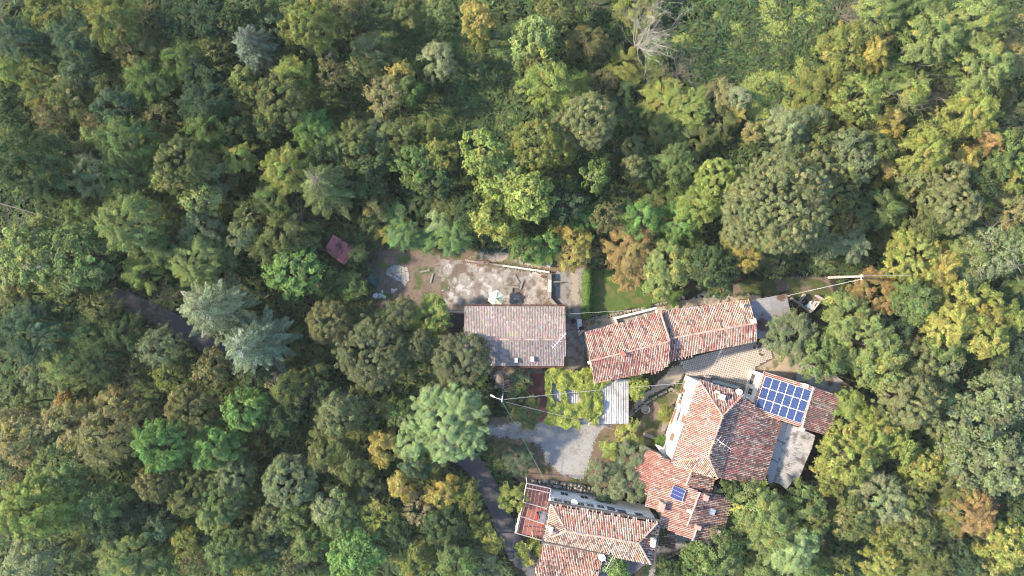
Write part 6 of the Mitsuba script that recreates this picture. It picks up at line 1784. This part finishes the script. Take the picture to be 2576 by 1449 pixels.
def fronds(pts, L, W, key, seed, z0=0.25, zs=0.5, odd=0.1, segs=3):
    """arching leaf sprays on the ground"""
    r = np.random.default_rng(seed)
    n = len(pts)
    a = r.uniform(0, 6.28, n)
    d = np.c_[np.cos(a), np.sin(a)]
    s = np.c_[-d[:, 1], d[:, 0]]
    l = L * r.uniform(0.6, 1.4, n)
    z = z0 + zs * meshkit.fbm(np.c_[pts * 0.6, pts[:, :1] * 0], 3, seed)
    bend = r.uniform(-0.5, 0.5, n)
    rows = []
    for k in range(segs + 1):
        t = k / segs
        c = pts + d * (t * l)[:, None] + s * (bend * l * t * t)[:, None]
        h = z + l * (0.9 * t - 1.0 * t * t)
        w = W * (math.sin(math.pi * (0.15 + 0.8 * t)) ** 0.8) if segs > 1 else W * (1 - 0.75 * t)
        rows += [np.c_[c + s * w, h - 0.02], np.c_[c - s * w, h - 0.02]]
    v = np.stack(rows, 1).reshape(-1, 3)
    m = 2 * (segs + 1)
    i = np.arange(n)[:, None] * m
    f = np.concatenate([np.hstack([i + 2 * k, i + 2 * k + 1, i + 2 * k + 3, i + 2 * k, i + 2 * k + 3, i + 2 * k + 2]).reshape(-1, 3) for k in range(segs)])
    c = np.array(LEAF[key]) * np.exp(0.28 * r.standard_normal((n, 1))) * np.exp(0.10 * r.standard_normal((n, 3)))
    o = r.random(n) < odd
    c[o] = np.array(LEAF[ODD.get(key, 'olive')])
    return v, f, np.repeat(np.clip(c, 0.01, 0.5), m, 0)


def cover(name, label, cat, polys, dens, L, W, key, seed, **kw):
    r = np.random.default_rng(seed)
    pts = []
    for pl_ in polys:
        pp = pl_ if hasattr(pl_, 'bounds') else rough_edge(pxpoly(pl_), 1.2, 1.2, seed)
        x0, y0, x1, y1 = pp.bounds
        q = r.uniform([x0, y0], [x1, y1], (int((x1 - x0) * (y1 - y0) * dens), 2))
        q = q[contains_xy(pp, q[:, 0], q[:, 1])]
        for b_ in built:
            q = q[~contains_xy(b_, q[:, 0], q[:, 1])]
        pts.append(q)
    v, f, c = fronds(np.vstack(pts), L, W, key, seed, **kw)
    k = numbered(name)
    scene[k] = mikit.ply((v, f), 'leaf', color=c)
    tag(k, label, cat, kind='stuff')


cover('vine_carpet', 'dark green carpet of vines in the clearing around the pale smothered tree', 'vines', [[(925, 50), (1060, 40), (1180, 100), (1260, 200), (1330, 260), (1290, 330), (1220, 350), (1160, 420), (1080, 340), (1070, 250), (1050, 190), (990, 140), (930, 110)], [(1130, 60), (1330, 60), (1300, 240), (1200, 200)], [(800, 240), (960, 250), (960, 320), (810, 310)]], 75, 0.50, 0.075, 'mid', 501, z0=0.4, zs=0.6, segs=2)
cover('vine_carpet', 'sunlit green meadow of vines in the upper right clearing', 'vines', [[(1690, 110), (1790, 40), (1840, -10), (2090, -10), (2060, 120), (2010, 190), (1975, 280), (1900, 330), (1840, 240), (1750, 190)], [(1540, 300), (1660, 330), (1640, 460), (1560, 420)]], 90, 0.50, 0.085, 'lime', 502, z0=0.4, zs=0.6, segs=2)
cover('vine_carpet', 'shadowed green clearing in the far upper right woods', 'vines', [[(2270, 150), (2400, 140), (2500, 200), (2480, 260), (2330, 270), (2260, 220)]], 60, 0.5, 0.07, 'mid', 503, z0=0.3, zs=0.4, segs=2)
cover('vine_carpet', 'bright green creepers between the golden tree and the rounded lime tree', 'vines', [[(1560, 480), (1700, 500), (1740, 580), (1640, 640), (1500, 560), (1400, 540)]], 50, 0.55, 0.08, 'bright', 504, z0=0.5, zs=0.8, segs=2)
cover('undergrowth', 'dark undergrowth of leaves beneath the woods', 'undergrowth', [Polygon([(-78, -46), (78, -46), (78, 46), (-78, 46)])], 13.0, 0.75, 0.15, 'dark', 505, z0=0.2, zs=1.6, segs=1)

# ---------------------------------------------------------------- labels for the trees that have none yet
marks = [(k, x, y, l) for k, x, y, rr, c, l, s in trees if l]
spots = [(1297, 845, 'the grey roofed house'), (1580, 870, 'the left barn'), (1790, 830, 'the right barn'), (1245, 750, 'the green parasol'), (855, 630, 'the red shed'), (1790, 1080, 'the white farmhouse'), (2010, 1010, 'the panels house'),
         (1730, 1250, 'the house with chimneys'), (1510, 1345, 'the lower house'), (1430, 1130, 'the gravel yard'), (2130, 698, 'the utility pole'), (660, 866, 'the blue silver cedar'), (570, 768, 'the silver-green cedar'), (620, 110, 'the steel blue conifer'),
         (800, 460, 'the drooping spruce'), (1610, 75, 'the dead white tree'), (1962, 512, 'the huge khaki oak'), (2205, 132, 'the small golden tree'), (1135, 1068, 'the large mint tree'), (745, 680, 'the bright tree by the shed'), (1438, 620, 'the golden tree above the lawn'),
         (612, 1032, 'the vivid green tree'), (402, 1120, 'the wide bright green tree'), (185, 104, 'the big blue-green tree'), (710, 425, 'the yellow dome tree'), (1106, 152, 'the pale smothered tree'), (1485, 300, 'the big khaki tree'), (70, 1286, 'the big lime tree at left'),
         (2452, 1296, 'the large rusty tree'), (2398, 816, 'the bright yellow tree'), (2350, 84, 'the broad light green tree'), (787, 325, 'the bright feathery tree'), (938, 888, 'the largest dark oak'), (1577, 622, 'the orange brown tree'), (2186, 1084, 'the yellow-green tree by panels house'),
         (72, 640, 'the sprawling tree at left'), (892, 1402, 'the bright tree at the bottom'), (1808, 446, 'the rounded lime tree'), (2490, 362, 'the small rusty tree'), (964, 1124, 'the golden tree beside the mint tree')]
ANG = ['right of', 'above right of', 'above', 'above left of', 'left of', 'below left of', 'below', 'below right of']
used = {}
for k, x, y, rr, c, l, s in trees:
    if l:
        continue
    kind = {'fern': 'feathery', 'sparse': 'thin', 'oak': 'dense', 'large': 'broad-leaved', 'fine': 'fine-leaved', 'drape': 'trailing', 'broad': 'bushy'}[s]
    size = 'small' if rr < 36 else 'medium' if rr < 55 else 'large'
    w = 'tree' if labels[k]['category'] == 'tree' else 'shrub'
    best = None
    for mx, my, ml in sorted(spots, key=lambda q: math.hypot(q[0] - x, q[1] - y)):
        dd = math.hypot(mx - x, my - y)
        if dd < 12:
            continue
        o = ANG[int(round(math.atan2(my - y, x - mx) / (math.pi / 4))) % 8]
        near = 'just ' if dd < 75 else '' if dd < 170 else 'well ' if dd < 300 else 'far '
        cand = f'{size} {kind} {WORD[c]} {w} {near}{o} {ml}'
        if len(cand.split()) > 16:
            continue
        if cand not in used:
            best = cand
            break
    used[best] = k
    labels[k]['label'] = best

# ---------------------------------------------------------------- thin air between the drone and the woods
scene['air'] = {'type': 'homogeneous', 'albedo': {'type': 'rgb', 'value': [0.95, 0.95, 0.95]}, 'sigma_t': 0.00016}
scene['haze'] = {'type': 'cube', 'to_world': T().translate([0, 0, 47]).scale([750, 750, 50]), 'bsdf': {'type': 'null'}, 'interior': {'type': 'ref', 'id': 'air'}}
tag('haze', 'thin summer haze in the air over the woods', kind='stuff')
scene['camera']['medium'] = {'type': 'ref', 'id': 'air'}
